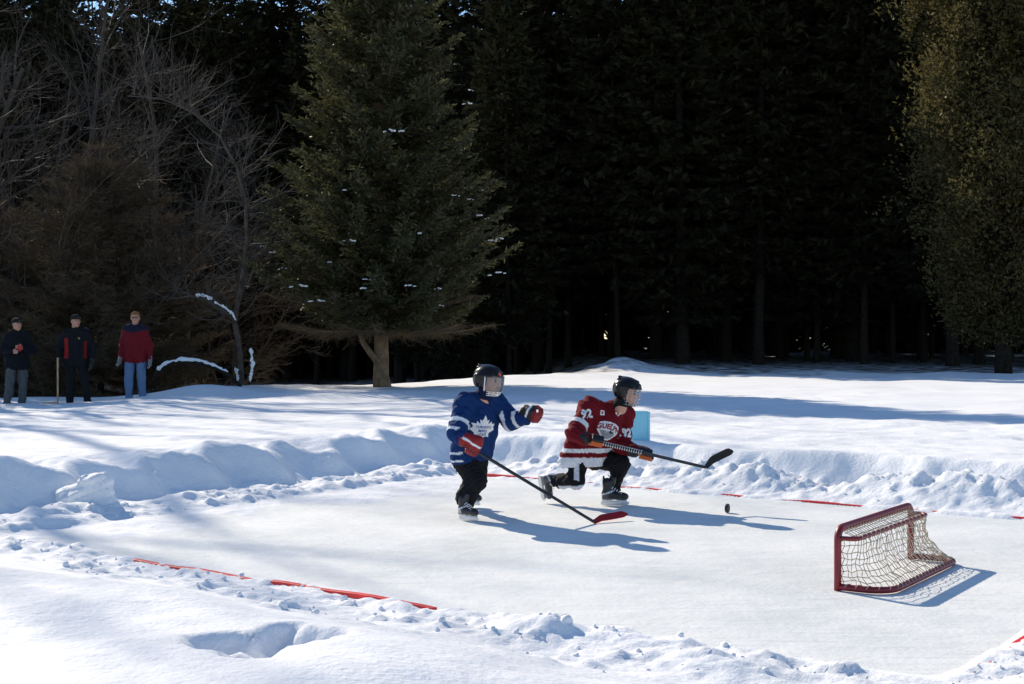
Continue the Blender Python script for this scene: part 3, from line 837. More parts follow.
def snow_ridge(name, parent, P, rad, seed, mat=None, local_base=None):
    """lumpy strip of settled snow along a limb"""
    rr = np.random.default_rng(seed); P = np.asarray(P, float); n = 26
    Q = np.array([np.interp(np.linspace(0, len(P) - 1, n), range(len(P)), P[:, i]) for i in range(3)]).T
    Q += rr.normal(0, .010, Q.shape)
    R = rad * (.55 + .45 * np.abs(np.sin(np.linspace(0, 9, n) + seed)) + .25 * rr.normal(0, 1, n)); R = np.clip(R, .012, None); R[0] = R[-1] = .008
    mb = MB(); mb.tube(Q, R, 8); return mb.build(name, M['snow2'], parent, True, local=True)
snow_ridge('snow_patch', ar, [at(px, py, 30.36) - base for px, py in ((251, 348), (252, 358), (252.5, 366), (251, 374), (250, 381))], .040, 1)
snow_ridge('snow_patch', ar, [at(px, py, yy) - base for px, py, yy in ((236, 320, 30.3), (232, 313, 30.2), (224, 307, 30.1), (215, 302, 30.0))], .030, 2)
snow_ridge('snow_patch', ar, [at(px, py, 29.98) - base for px, py in ((212, 299), (204, 295.5), (196, 294.5))], .04, 3)
snow_ridge('snow_patch', ar, [at(px, py, 30.38) - base for px, py in ((235, 368), (237, 374), (238, 380))], .035, 4)
tag(ar, 'leafless tree arching over to the left, its trunk plastered with snow', 'tree')

# fallen snow-capped limb
Y1 = 29.8
P = [at(px, py, Y1) for px, py in ((150, 385), (157, 372), (168, 364), (182, 361), (200, 363), (216, 368), (228, 374), (240, 386), (246, 396))]
lg = empty('fallen_limb', (P[4][0], Y1, gz(P[4][0], Y1)))
mb = MB(); mb.tube(P, [.03, .04, .045, .05, .05, .05, .045, .04, .04], 8); mb.build('limb', M['bark'], lg, True)
lb = np.array([P[4][0], Y1, gz(P[4][0], Y1)])
snow_ridge('snow_cap', lg, [p + np.array([0, -.02, .05]) - lb for p in P[1:7]], .046, 7)
tag(lg, 'fallen bowed limb capped with snow, right of the man in the red jacket', 'limb')

# snow block on the left rim
# ================================================================ organic shapes from distance fields
def rot_frame(f, up=(0, 0, 1)):
    """columns: forward, left, up"""
    f = unit(np.asarray(f, float)); up = np.asarray(up, float)
    l = unit(np.cross(up, f)); u = np.cross(f, l)
    return np.stack([f, l, u], 1)

def cap(a, b, ra, rb=None, k=.02): return ('c', np.asarray(a, float), np.asarray(b, float), ra, ra if rb is None else rb, k)
def ell(c, r, R=None, k=.02): return ('e', np.asarray(c, float), np.asarray(r, float), np.eye(3) if R is None else np.asarray(R, float), k)
def rbox(c, h, R=None, rd=.01, k=.01): return ('b', np.asarray(c, float), np.asarray(h, float), np.eye(3) if R is None else np.asarray(R, float), rd, k)

def prim_bounds(p):
    if p[0] == 'c':
        r = max(p[3], p[4]); return np.minimum(p[1], p[2]) - r, np.maximum(p[1], p[2]) + r
    r = np.linalg.norm(p[2]) if p[0] == 'b' else p[2].max()
    return p[1] - r, p[1] + r

def prim_eval(p, X):
    if p[0] == 'c':
        a, b, ra, rb = p[1:5]; ba = b - a; pa = X - a
        t = np.clip(pa @ ba / max(ba @ ba, 1e-9), 0, 1)
        return np.linalg.norm(pa - t[..., None] * ba, axis=-1) - (ra + (rb - ra) * t)
    q = (X - p[1]) @ p[3]
    if p[0] == 'e':
        k0 = np.linalg.norm(q / p[2], axis=-1); k1 = np.linalg.norm(q / p[2] ** 2, axis=-1) + 1e-6
        return k0 * (k0 - 1) / k1
    q = np.abs(q) - p[2] + p[4]
    return np.linalg.norm(np.maximum(q, 0), axis=-1) + np.minimum(q.max(-1), 0) - p[4]

def sdf_grid(prims, h, pad=.03, sub=(), cuts=(), noise=None):
    lo = np.min([prim_bounds(p)[0] for p in prims], 0) - pad; hi = np.max([prim_bounds(p)[1] for p in prims], 0) + pad
    n = np.ceil((hi - lo) / h).astype(int) + 1
    ax = [lo[i] + np.arange(n[i]) * h for i in range(3)]
    D = np.full(n, .5)
    def region(p, m):
        a, b = prim_bounds(p)
        s = [slice(max(0, int((a[i] - m - lo[i]) / h)), min(n[i], int((b[i] + m - lo[i]) / h) + 2)) for i in range(3)]
        X = np.stack(np.meshgrid(ax[0][s[0]], ax[1][s[1]], ax[2][s[2]], indexing='ij'), -1)
        return tuple(s), X
    for p in prims:
        k = p[-1]; s, X = region(p, k * 1.2 + 2.5 * h + .01)
        d = prim_eval(p, X); c = D[s]
        hh = np.maximum(k - np.abs(d - c), 0) / max(k, 1e-6)
        D[s] = np.minimum(d, c) - hh * hh * k * .25
    if noise is not None:
        X = np.stack(np.meshgrid(*ax, indexing='ij'), -1)
        nr = np.abs(D) < .05
        D[nr] += noise(X[nr])
    for p in sub:
        k = p[-1]; s, X = region(p, k + 2 * h + .005)
        d = -prim_eval(p, X); c = D[s]
        hh = np.maximum(k - np.abs(d - c), 0) / max(k, 1e-6)
        D[s] = np.maximum(d, c) + hh * hh * k * .25
    if len(cuts):
        X = np.stack(np.meshgrid(*ax, indexing='ij'), -1)
        for (c, nrm) in cuts:                     # keep the side the normal points away from
            D = np.maximum(D, (X - np.asarray(c)) @ unit(np.asarray(nrm, float)))
    return D, lo

def nets(D, lo, h):
    S = D < 0
    nx, ny, nz = D.shape
    cs = [S[i:nx - 1 + i, j:ny - 1 + j, k:nz - 1 + k] for i in (0, 1) for j in (0, 1) for k in (0, 1)]
    tot = sum(c.astype(np.int8) for c in cs)
    act = (tot > 0) & (tot < 8)
    I = np.argwhere(act)
    P = np.zeros((len(I), 3)); C = np.zeros(len(I))
    co = [(i, j, k) for i in (0, 1) for j in (0, 1) for k in (0, 1)]
    for a in range(8):
        for b in range(a + 1, 8):
            if sum(abs(co[a][t] - co[b][t]) for t in range(3)) != 1: continue
            A = np.array(co[a]); B = np.array(co[b])
            da = D[tuple((I + A).T)]; db = D[tuple((I + B).T)]
            m = (da < 0) != (db < 0)
            t = np.where(m, da / np.where(m, da - db, 1), 0)
            P += np.where(m[:, None], A + t[:, None] * (B - A), 0); C += m
    V = (I + P / C[:, None]) * h + lo
    vid = np.full(act.shape, -1); vid[tuple(I.T)] = np.arange(len(I))
    Fs = []
    for axx in range(3):
        sl0 = [slice(None)] * 3; sl1 = [slice(None)] * 3; sl0[axx] = slice(0, -1); sl1[axx] = slice(1, None)
        a = S[tuple(sl0)]; b = S[tuple(sl1)]
        E = np.argwhere(a != b)
        o1, o2 = (axx + 1) % 3, (axx + 2) % 3
        E = E[(E[:, o1] > 0) & (E[:, o2] > 0)]
        lim = np.array(act.shape)
        E = E[(E[:, o1] < lim[o1]) & (E[:, o2] < lim[o2]) & (E[:, axx] < lim[axx])]
        d1 = np.zeros(3, int); d1[o1] = 1; d2 = np.zeros(3, int); d2[o2] = 1
        q = np.stack([vid[tuple((E - d1 - d2).T)], vid[tuple((E - d2).T)], vid[tuple(E.T)], vid[tuple((E - d1).T)]], 1)
        fl = ~a[tuple(E.T)]
        q[fl] = q[fl][:, ::-1]
        Fs.append(q[(q >= 0).all(1)])
    return V, np.concatenate(Fs)

def sdf_obj(name, prims, h, mat, parent, col=None, sub=(), cuts=(), noise=None):
    D, lo = sdf_grid(prims, h, .03, sub, cuts, noise)
    V, Fq = nets(D, lo, h)
    me = mesh_np(name, V, Fq, True)
    if col is not None:
        c = col(V) if callable(col) else np.tile(np.asarray(col, float), (len(V), 1))
        at_ = me.color_attributes.new('Col', 'FLOAT_COLOR', 'POINT')
        at_.data.foreach_set('color', np.concatenate([c, np.ones((len(V), 1))], 1).astype(np.float32).ravel())
    return link(name, me, mat, parent)

def folds(seed, amp, freq, ax=(1, 1, 1)):
    amp = amp * 1.35
    r = np.random.default_rng(seed); K = [unit(r.normal(0, 1, 3)) * np.array(ax) * freq * r.uniform(.6, 1.6) for _ in range(6)]; ph = r.uniform(0, 6.28, 6)
    def f(X):
        w = .35 * np.sin(X @ (K[5] * .5) + ph[5])
        s = sum(np.sin(X @ k + p + 2 * w) for k, p in zip(K[:5], ph)) / 5
        s2 = np.sin(X @ K[0] * 3.1 + 3 * w + ph[1]) * np.sin(X @ K[3] * 1.3 + ph[2])
        return amp * (1 - 2 * np.abs(s) ** .8) + amp * .55 * (1 - 2 * np.abs(s2))
    return f

def seg_t(X, a, b):
    ba = b - a; t = (X - a) @ ba / (ba @ ba)
    d = np.linalg.norm(X - a - np.clip(t, 0, 1)[:, None] * ba, axis=1)
    return t, d

# ---------------------------------------------------------------- snow block on the left rim
p = at(88, 505, 11.3); zb = gz(p[0], p[1])
c = np.array([p[0], p[1], zb])
Rb = rot_frame((.9, -.45, .12))
sdf_obj('snow_block', [rbox(c + (.07, -.04, .15), (.14, .13, .15), Rb, .07, .06), ell(c + (-.07, .02, .06), (.22, .17, .15), None, .08), ell(c + (.03, -.02, .02), (.30, .20, .06), None, .06)],
        .012, M['snow2'], None, None, (), (), lambda X: folds(4, .012, 22)(X) + folds(5, .006, 60)(X))
o = bpy.data.objects['snow_block']; tag(o, 'pale lump of cut snow sitting in front of the wavy bank on the left', 'snow block')

# ---------------------------------------------------------------- hockey goal
A = on_ice(838, 590.5); B = on_ice(911, 559)
fw = unit(np.array([B[0] - A[0], B[1] - A[1], 0])); dp = np.array([fw[1], -fw[0], 0])     # dp: depth, away from the players
W = np.linalg.norm(B - A); Hn, TD, BD, TZ = .362, .115, .31, .308
gr = empty('hockey_goal', (A + B) / 2 * np.array([1, 1, 0]))
tag(gr, 'low dark red goal frame with white netting, tipped sideways to the camera on the ice', 'hockey goal')
def gp(s, d, z): return A * np.array([1, 1, 0]) + fw * s + dp * d + np.array([0, 0, z])
def arc(c, a0, a1, rr, n, e1, e2): return [c + rr * (math.cos(t) * e1 + math.sin(t) * e2) for t in np.linspace(a0, a1, n)]
up = np.array([0, 0, 1.0]); rc = .07; rt = .022
P = [gp(0, 0, .0)] + [gp(0, 0, .1), gp(0, 0, .2)] + arc(gp(rc, 0, Hn - rc), math.pi, math.pi / 2, rc, 7, fw, up) + [gp(W * t, 0, Hn) for t in (.25, .5, .75)] + arc(gp(W - rc, 0, Hn - rc), math.pi / 2, 0, rc, 7, fw, up) + [gp(W, 0, .2), gp(W, 0, .1), gp(W, 0, 0)]
mb = MB(); mb.tube(P, rt, 12); mb.build('front_frame', M['netred'], gr, True)
rc2 = .09
P = [gp(0, .0, TZ - .02), gp(0, .03, TZ)] + arc(gp(.06, TD - .06, TZ), math.pi, math.pi / 2, .06, 6, fw, dp) + [gp(W * t, TD, TZ) for t in (.3, .5, .7)] + arc(gp(W - .06, TD - .06, TZ), math.pi / 2, 0, .06, 6, fw, dp) + [gp(W, .03, TZ), gp(W, 0, TZ - .02)]
mb = MB(); mb.tube(P, .014, 8); mb.build('top_bar', M['netred'], gr, True)
P = [gp(0, -.01, .021), gp(0, .08, .021)] + arc(gp(.16, BD - .16, .021), math.pi, math.pi / 2, .16, 8, fw, dp) + [gp(W * t, BD, .021) for t in (.35, .55, .75)] + arc(gp(W - .12, BD - .12, .021), math.pi / 2, 0, .12, 8, fw, dp) + [gp(W, .05, .021), gp(W, -.01, .021)]
BASEP = np.array(P)
mb = MB(); mb.tube(P, .020, 8); mb.build('base_frame', M['netred'], gr, True)
# netting: a skin between the top bar and the base, cords knotted in squares
def resample(P, n):
    P = np.asarray(P); d = np.r_[0, np.cumsum(np.linalg.norm(np.diff(P, axis=0), axis=1))]
    t = np.linspace(0, d[-1], n); return np.stack([np.interp(t, d, P[:, i]) for i in range(3)], 1)
nA, nB = 47, 9
top = resample([gp(0, .005, TZ), gp(.0, .05, TZ)] + arc(gp(.06, TD - .06, TZ), math.pi, math.pi / 2, .06, 6, fw, dp) + arc(gp(W - .06, TD - .06, TZ), math.pi / 2, 0, .06, 6, fw, dp) + [gp(W, .05, TZ), gp(W, .005, TZ)], nA)
bot = resample(BASEP + np.array([0, 0, .012]), nA)
G = np.zeros((nB, nA, 3)); rn = np.random.default_rng(3)
for j in range(nB):
    t = j / (nB - 1)
    G[j] = top * (1 - t) + bot * t
    dloc = np.clip((G[j] - gp(0, 0, 0)) @ dp / .2, 0, 1)[:, None]
    G[j] += dloc * (-dp * (.05 * math.sin(math.pi * t))) + np.array([0, 0, -.02 * math.sin(math.pi * t)]) + rn.normal(0, .005, (nA, 3)) * (0 < j < nB - 1)
    G[j] += fw * (.022 * (j % 2))*(0 < j < nB - 1)
mb = MB()
for j in range(1, nB): mb.tube(G[j] - 0, .0026, 4, cap=False) if j < nB - 1 else None
for i in range(nA): mb.tube(G[:, i], .0026, 4, cap=False)
# roof strings between the cross bar and the top bar
for i in range(30):
    s = (i + .5) / 30 * (W - .06) + .03; s2 = s + rn.normal(0, .006)
    mb.tube([gp(s, .0, Hn - .012), gp(s2, TD * .55, (Hn + TZ) / 2 - .018), gp(s2, TD, TZ)], .0026, 4, cap=False)
for dd in (.3, .62):
    mb.tube([gp(.03 + (W - .06) * i / 30, TD * dd, Hn + (TZ - Hn) * dd - .012 + rn.normal(0, .003)) for i in range(31)], .0026, 4, cap=False)
# lacing round the bars
def lace(P, rad, turns):
    P = resample(P, turns * 6); T = np.gradient(P, axis=0); T = unit(T); u = unit(np.cross(T, (.1, .2, 1.0))); w = np.cross(u, T)
    a = np.arange(len(P)) * 2 * math.pi / 6
    mb.tube(P + rad * (np.cos(a)[:, None] * u + np.sin(a)[:, None] * w), .0026, 4, cap=False)
lace([gp(rc, .006, Hn - .008), gp(W - rc, .006, Hn - .008)], rt - .004, 24)
lace(BASEP + np.array([0, 0, .006]), .018, 30)
lace([gp(.06, TD, TZ), gp(W - .06, TD, TZ)], .016, 16)
mb.build('netting', M['cord'], gr)

# ---------------------------------------------------------------- puck standing on its edge
pp = on_ice(727.5, 513.0)
mb = MB(); n = 36; R = .038; hw = .0127
prof = [(-hw, 0.0), (-hw, R * .90), (-hw * .9, R * .97), (-hw * .72, R), (hw * .72, R), (hw * .9, R * .97), (hw, R * .90), (hw, 0.0)]
V = []; Fq = []
for i in range(n):
    a = i * 2 * math.pi / n
    for (xx, rr) in prof:
        q = rr * (1 + (.012 if (i % 2 and abs(xx) < hw * .8) else 0)); V.append((xx, q * math.cos(a), q * math.sin(a)))
m = len(prof)
for i in range(n):
    for k in range(m - 1):
        Fq.append((i * m + k, i * m + k + 1, ((i + 1) % n) * m + k + 1, ((i + 1) % n) * m + k))
mb.add(V, Fq); o = mb.build('puck', M['rubber'], None, True)
o.location = (pp[0], pp[1], R + .001); o.rotation_euler = (0, 0, math.radians(-28))
tag(o, 'black rubber puck rolling on its edge across the ice', 'puck')

# ---------------------------------------------------------------- pale blue box behind the red player
bx0 = at(634, 446, 14.6); zb = gz(bx0[0], bx0[1])
bx = empty('foam_panel', (bx0[0], bx0[1], zb), math.radians(-12))
tag(bx, 'pale blue flat panel standing upright on the snow behind the red player', 'panel')
def slab(w, d, z0, z1, x0=0.0, y0=0.0):
    s = [(x0 + sx_ * w / 2, y0 + sy_ * d / 2, zz) for zz in (z0, z1) for sx_, sy_ in ((-1, -1), (1, -1), (1, 1), (-1, 1))]
    return s, [(3, 2, 1, 0), (4, 5, 6, 7), (0, 1, 5, 4), (1, 2, 6, 5), (2, 3, 7, 6), (3, 0, 4, 7)]
mb = MB(); mb.add(*slab(.30, .045, -.05, .300)); mb.build('panel', M['bluebox'], bx, False, .004, local=True)
mb = MB(); mb.add(*slab(.022, .056, -.05, .305, .161)); mb.build('edge_strip', M['bluebox'], bx, False, .004, local=True)
mb = MB(); mb.add(*slab(.296, .056, .3005, .312)); mb.build('top_strip', M['bluebox'], bx, False, .003, local=True)

# ================================================================ people
def srgb(*c): return np.array(lin(*c))
SKIN = srgb(205, 150, 125); DARK = np.array([.012, .012, .014]); WHITE = np.array([.72, .73, .76])

def head_prims(o, R, s=1.0, hair=False):
    L = lambda x, y, z: o + R @ (np.array([x, y, z]) * s)
    return [ell(L(-.008, 0, .03), np.array([.095, .075, .088]) * s, R, .01), ell(L(.018, 0, -.045), np.array([.066, .056, .066]) * s, R, .04),
            ell(L(.062, 0, -.078), np.array([.024, .024, .02]) * s, R, .02), cap(L(.088, 0, .012), L(.103, 0, -.018), .009 * s, .013 * s, .012),
            ell(L(.0, .077, -.005), np.array([.02, .010, .03]) * s, R, .008), ell(L(.0, -.077, -.005), np.array([.02, .010, .03]) * s, R, .008),
            cap(L(.074, .018, -.045), L(.074, -.018, -.045), .010 * s, .010 * s, .012), cap(L(-.012, 0, -.06), L(-.03, 0, -.16), .05 * s, .055 * s, .03)]

def face_col(o, R, s, base, hair=None, beard=None):
    def f(V):
        q = (V - o) @ R / s; c = np.tile(base, (len(V), 1))
        for sy_ in (-1, 1):
            d = np.linalg.norm((q - np.array([.088, sy_ * .031, .008])) / np.array([.03, .014, .008]), axis=1); c[d < 1] = (.03, .02, .016)
            d = np.linalg.norm((q - np.array([.088, sy_ * .031, .028])) / np.array([.03, .02, .006]), axis=1); c[d < 1] = base * .35
        d = np.linalg.norm((q - np.array([.085, 0, -.045])) / np.array([.03, .025, .008]), axis=1); c[d < 1] = base * np.array([.75, .45, .42])
        if hair is not None:
            m = (q[:, 2] > .062 - .55 * np.clip(.06 - q[:, 0], 0, .2)) & (q[:, 2] > -.05); c[m] = hair
        return c
    return f

def tubes(name, paths, rad, mat, parent, n=5):
    mb = MB()
    for P in paths: mb.tube(P, rad, n)
    return mb.build(name, mat, parent, True)

def helmet(parent, o, R, s, badge):
    L = lambda x, y, z: o + R @ (np.array([x, y, z]) * s)
    shell = [ell(L(-.008, 0, .045), np.array([.128, .104, .100]) * s, R, .01), ell(L(-.055, 0, .005), np.array([.078, .098, .085]) * s, R, .03),
             cap(L(.10, .03, .085), L(-.09, .035, .112), .013 * s, .016 * s, .012), cap(L(.10, -.03, .085), L(-.09, -.035, .112), .013 * s, .016 * s, .012),
             cap(L(.085, .0, .118), L(-.1, .0, .130), .010 * s, .012 * s, .015),
             cap(L(.06, .094, .055), L(-.08, .094, .045), .013 * s, .015 * s, .01), cap(L(.06, -.094, .055), L(-.08, -.094, .045), .013 * s, .015 * s, .01),
             ell(L(-.012, .090, -.012), np.array([.032, .016, .042]) * s, R, .012), ell(L(-.012, -.090, -.012), np.array([.032, .016, .042]) * s, R, .012),
             cap(L(.095, .06, .058), L(.118, 0, .058), .012 * s, .012 * s, .01), cap(L(.095, -.06, .058), L(.118, 0, .058), .012 * s, .012 * s, .01)]
    sub = [ell(L(-.006, 0, .015), np.array([.108, .084, .098]) * s, R, .004), rbox(L(.11, 0, -.06), np.array([.085, .16, .108]) * s, R, .02, .006),
           rbox(L(0, 0, -.13), np.array([.3, .3, .075]) * s, R, .01, .004)]
    for k in range(3):
        for sy_ in (-1, 1):
            sub.append(cap(L(.05 - .055 * k, sy_ * .055, .146), L(.02 - .055 * k, sy_ * .058, .150), .007 * s, .007 * s, .003))
    h_ = sdf_obj('helmet', shell, .0065, M['helmet'], parent, None, sub)
    bv = BVHTree.FromPolygons([v.co[:] for v in h_.data.vertices], [p.vertices[:] for p in h_.data.polygons])
    mb = MB(); V = []
    c = L(.4, *badge); d = -R[:, 0]
    for i in range(8):
        a = i * math.pi / 4; q = c + R @ np.array([0, .016 * math.cos(a), .018 * math.sin(a)])
        hit = bv.ray_cast(Vector(q), Vector(d)); pt = np.array(hit[0]) if hit[0] is not None else q
        V.append(pt - d * .002)
    mb.add(V, [tuple(range(8))]); b = mb.build('badge', M['orange'], h_)
    return h_

def cage_arc(L, z, a0, a1, fx, fy, n=14, cx=-.005, shrink=1.0):
    return [L(cx + fx * shrink * math.cos(a), fy * shrink * math.sin(a), z) for a in np.linspace(a0, a1, n)]

def wire_cage(parent, o, R, s):
    L = lambda x, y, z: o + R @ (np.array([x, y, z]) * s)
    def sh(z): return math.sqrt(max(0, 1 - ((z + .03) / .115) ** 2)) * .45 + .55
    P = [cage_arc(L, z, -1.45, 1.45, .138, .098, 16, -.005, sh(z)) for z in (.045, .017, -.012, -.042, -.072, -.100)]
    for a in np.linspace(-1.3, 1.3, 9):
        P.append([L(-.005 + .138 * sh(z) * math.cos(a), .098 * sh(z) * math.sin(a), z) for z in np.linspace(.05, -.105, 9)])
    tubes('face_cage', P, .0024 * s, M['cage'], parent, 5)
    mb = MB(); mb.tube(cage_arc(L, -.104, -1.3, 1.3, .10, .075, 12), .009 * s, 6); mb.build('chin_cup', M['helmet'], parent, True)
    mb = MB()
    for sy_ in (-1, 1): mb.tube([L(0, sy_ * .094, -.02), L(.02, sy_ * .085, -.06), L(.05, sy_ * .05, -.108)], .006 * s, 5)
    mb.build('chin_strap', M['helmet'], parent, True)

def clear_visor(parent, o, R, s):
    L = lambda x, y, z: o + R @ (np.array([x, y, z]) * s)
    za = np.linspace(.055, -.075, 10); aa = np.linspace(-1.45, 1.45, 22)
    sh = lambda z: 1.0 - 1.6 * max(0, -.03 - z)
    V = np.array([L(-.005 + .140 * sh(z) * math.cos(a), .102 * sh(z) * math.sin(a), z) for z in za for a in aa])
    ii = np.arange(len(V)).reshape(len(za), len(aa)); Fq = np.stack([ii[:-1, :-1], ii[:-1, 1:], ii[1:, 1:], ii[1:, :-1]], -1).reshape(-1, 4)
    v_ = link('visor', mesh_np('visor', V, Fq, True), M['visor'], parent)
    so = v_.modifiers.new('thick', 'SOLIDIFY'); so.thickness = .003
    P = [[L(-.005 + .141 * sh(z) * math.cos(sy_ * 1.45), .103 * sh(z) * math.sin(sy_ * 1.45), z) for z in za] for sy_ in (-1, 1)]
    for q in P: tubes('visor_edge', [q], .006 * s, M['white'], v_, 6)
    P = [cage_arc(L, z, -1.3, 1.3, .128 * k, .092 * k, 14) for z, k in ((-.078, .96), (-.095, .9), (-.112, .80))]
    for a in np.linspace(-1.1, 1.1, 7): P.append([L(-.005 + .128 * k * math.cos(a), .092 * k * math.sin(a), z) for z, k in ((-.074, .97), (-.095, .9), (-.112, .8))])
    tubes('chin_guard', P, .004 * s, M['white'], parent, 5)

def glove(parent, grip, wrist, elbow, saxis, c_main, c_acc, c_cuff, s=1.0, flip=1):
    """five fingers closed round a shaft through grip along saxis"""
    a = unit(np.asarray(saxis, float)); d = grip - wrist; d = unit(d - a * (d @ a)); n = np.cross(a, d) * flip
    G_ = lambda x, y, z: grip + (a * x + d * y + n * z) * s
    fingers = []; info = []
    for i, (off, ln) in enumerate(((.036, .93), (.013, 1.0), (-.010, .96), (-.032, .82))):
        k0 = G_(off * .95, -.030, .030); k1 = G_(off, .012 * ln, .042); k2 = G_(off, .040 * ln, .016); k3 = G_(off, .034 * ln, -.020); k4 = G_(off, .006, -.028)
        for p, q, r0, r1 in ((k0, k1, .0155, .0145), (k1, k2, .0145, .0135), (k2, k3, .0135, .0125), (k3, k4, .0125, .0115)):
            fingers.append(cap(p, q, r0 * s, r1 * s, .004)); info.append((p, q))
    th = [cap(G_(.045, -.045, .0), G_(.062, -.012, -.012), .017 * s, .015 * s, .012), cap(G_(.062, -.012, -.012), G_(.052, .022, -.026), .015 * s, .012 * s, .006)]
    palm = [rbox(G_(.002, -.038, .022), np.array([.046, .040, .021]) * s, np.stack([a, d, n], 1), .016 * s, .014), rbox(G_(.002, -.045, .035), np.array([.040, .032, .016]) * s, np.stack([a, d, n], 1), .012 * s, .008)]
    w0 = G_(0, -.085, .012); e = unit(elbow - wrist)
    cuff = [cap(w0, wrist + e * .035, .040 * s, .046 * s, .02), cap(wrist + e * .0, wrist + e * .018, .052 * s, .054 * s, .006)]
    def col(V):
        q = (V - grip); x, y, z = q @ a / s, q @ d / s, q @ n / s
        c = np.tile(np.asarray(c_main, float), (len(V), 1))
        c[(y > -.012)] = c_acc if c_acc is not None else c_main
        fg = np.abs(((x + .035) % .0235) - .0117) > .0085
        c[fg & (y > -.02)] = DARK
        c[(np.abs(y + .055) < .008) & (z > .01)] = WHITE if c_cuff is None else c_cuff
        cu = y < -.095; c[cu] = c_main
        if c_cuff is not None:
            c[(y < -.122)] = c_cuff; c[(np.abs(x) < .010) & (y < -.02) & (z > .0)] = c_cuff; c[(y > .02) & (z < .0)] = c_cuff * .9
        else: c[(y < -.125)] = WHITE
        return c
    return sdf_obj('glove', fingers + th + palm + cuff, .006 * s, M['glovemat'], parent, col)

def skate(parent, ankle, heel, fwd, upv, s=1.0, lace_col=WHITE, body=DARK, accent=(.5, .5, .5), hold='white'):
    """heel: lowest back point of the blade; fwd: toe direction; upv: boot axis"""
    f = unit(np.asarray(fwd, float)); u = unit(np.asarray(upv, float)); u = unit(u - f * (u @ f)); l = np.cross(u, f); R = np.stack([f, l, u], 1)
    K = lambda x, y, z: heel + R @ (np.array([x, y, z]) * s)
    body = np.asarray(body, float)
    boot = [cap(K(.045, 0, .098), K(.17, 0, .085), .040 * s, .036 * s, .02), ell(K(.192, 0, .083), np.array([.042, .037, .032]) * s, R, .02),
            cap(K(.045, 0, .115), K(.040, 0, .205), .044 * s, .046 * s, .03), ell(K(.028, 0, .10), np.array([.042, .040, .045]) * s, R, .02),
            cap(K(.085, 0, .20), K(.10, 0, .245), .026 * s, .022 * s, .012), rbox(K(.006, 0, .235), np.array([.008, .022, .035]) * s, R, .006 * s, .01),
            rbox(K(.105, 0, .064), np.array([.115, .034, .008]) * s, R, .006, .008)]
    def col(V):
        q = (V - heel) @ R / s; c = np.tile(body, (len(V), 1))
        c[(q[:, 2] < .118) & (q[:, 0] < .055)] = accent
        c[(q[:, 0] > .195)] = body * 1.6
        c[(q[:, 2] < .070)] = (.10, .10, .10)
        st = np.abs(q[:, 2] - .12 - .35 * (q[:, 0] - .05)) < .006; c[st & (q[:, 0] < .13)] = WHITE
        return c
    sk = sdf_obj('skate', boot, .0075, M['bootmat'], parent, col)
    P = [[K(.085 + .02 * i, -.03 + 0, .155 - .011 * i), K(.092 + .02 * i, 0, .172 - .0135 * i), K(.085 + .02 * i, .03, .155 - .011 * i)] for i in range(5)]
    tubes('lace', P, .0045 * s, M['white'], sk, 5)
    mb = MB()
    pts = [(-.005, .03), (.215, .03), (.222, .044), (.20, .058), (.135, .058), (.12, .044), (.09, .044), (.075, .058), (.0, .058), (-.012, .044)]
    V = [K(x, y, z) for y in (-.011, .011) for x, z in pts]; n = len(pts)
    mb.add(V, [tuple(range(n)), tuple(range(2 * n - 1, n - 1, -1))] + [(i, i + n, (i + 1) % n + n, (i + 1) % n) for i in range(n)])
    mb.build('blade_holder', M[hold], sk)
    mb = MB(); pts = [(-.02, .014), (-.005, .002), (.03, 0), (.19, 0), (.225, .008), (.24, .026), (.235, .036), (-.015, .036)]
    V = [K(x, y, z) for y in (-.002, .002) for x, z in pts]; n = len(pts)
    mb.add(V, [tuple(range(n)), tuple(range(2 * n - 1, n - 1, -1))] + [(i, i + n, (i + 1) % n + n, (i + 1) % n) for i in range(n)])
    mb.build('blade', M['steel'], sk)

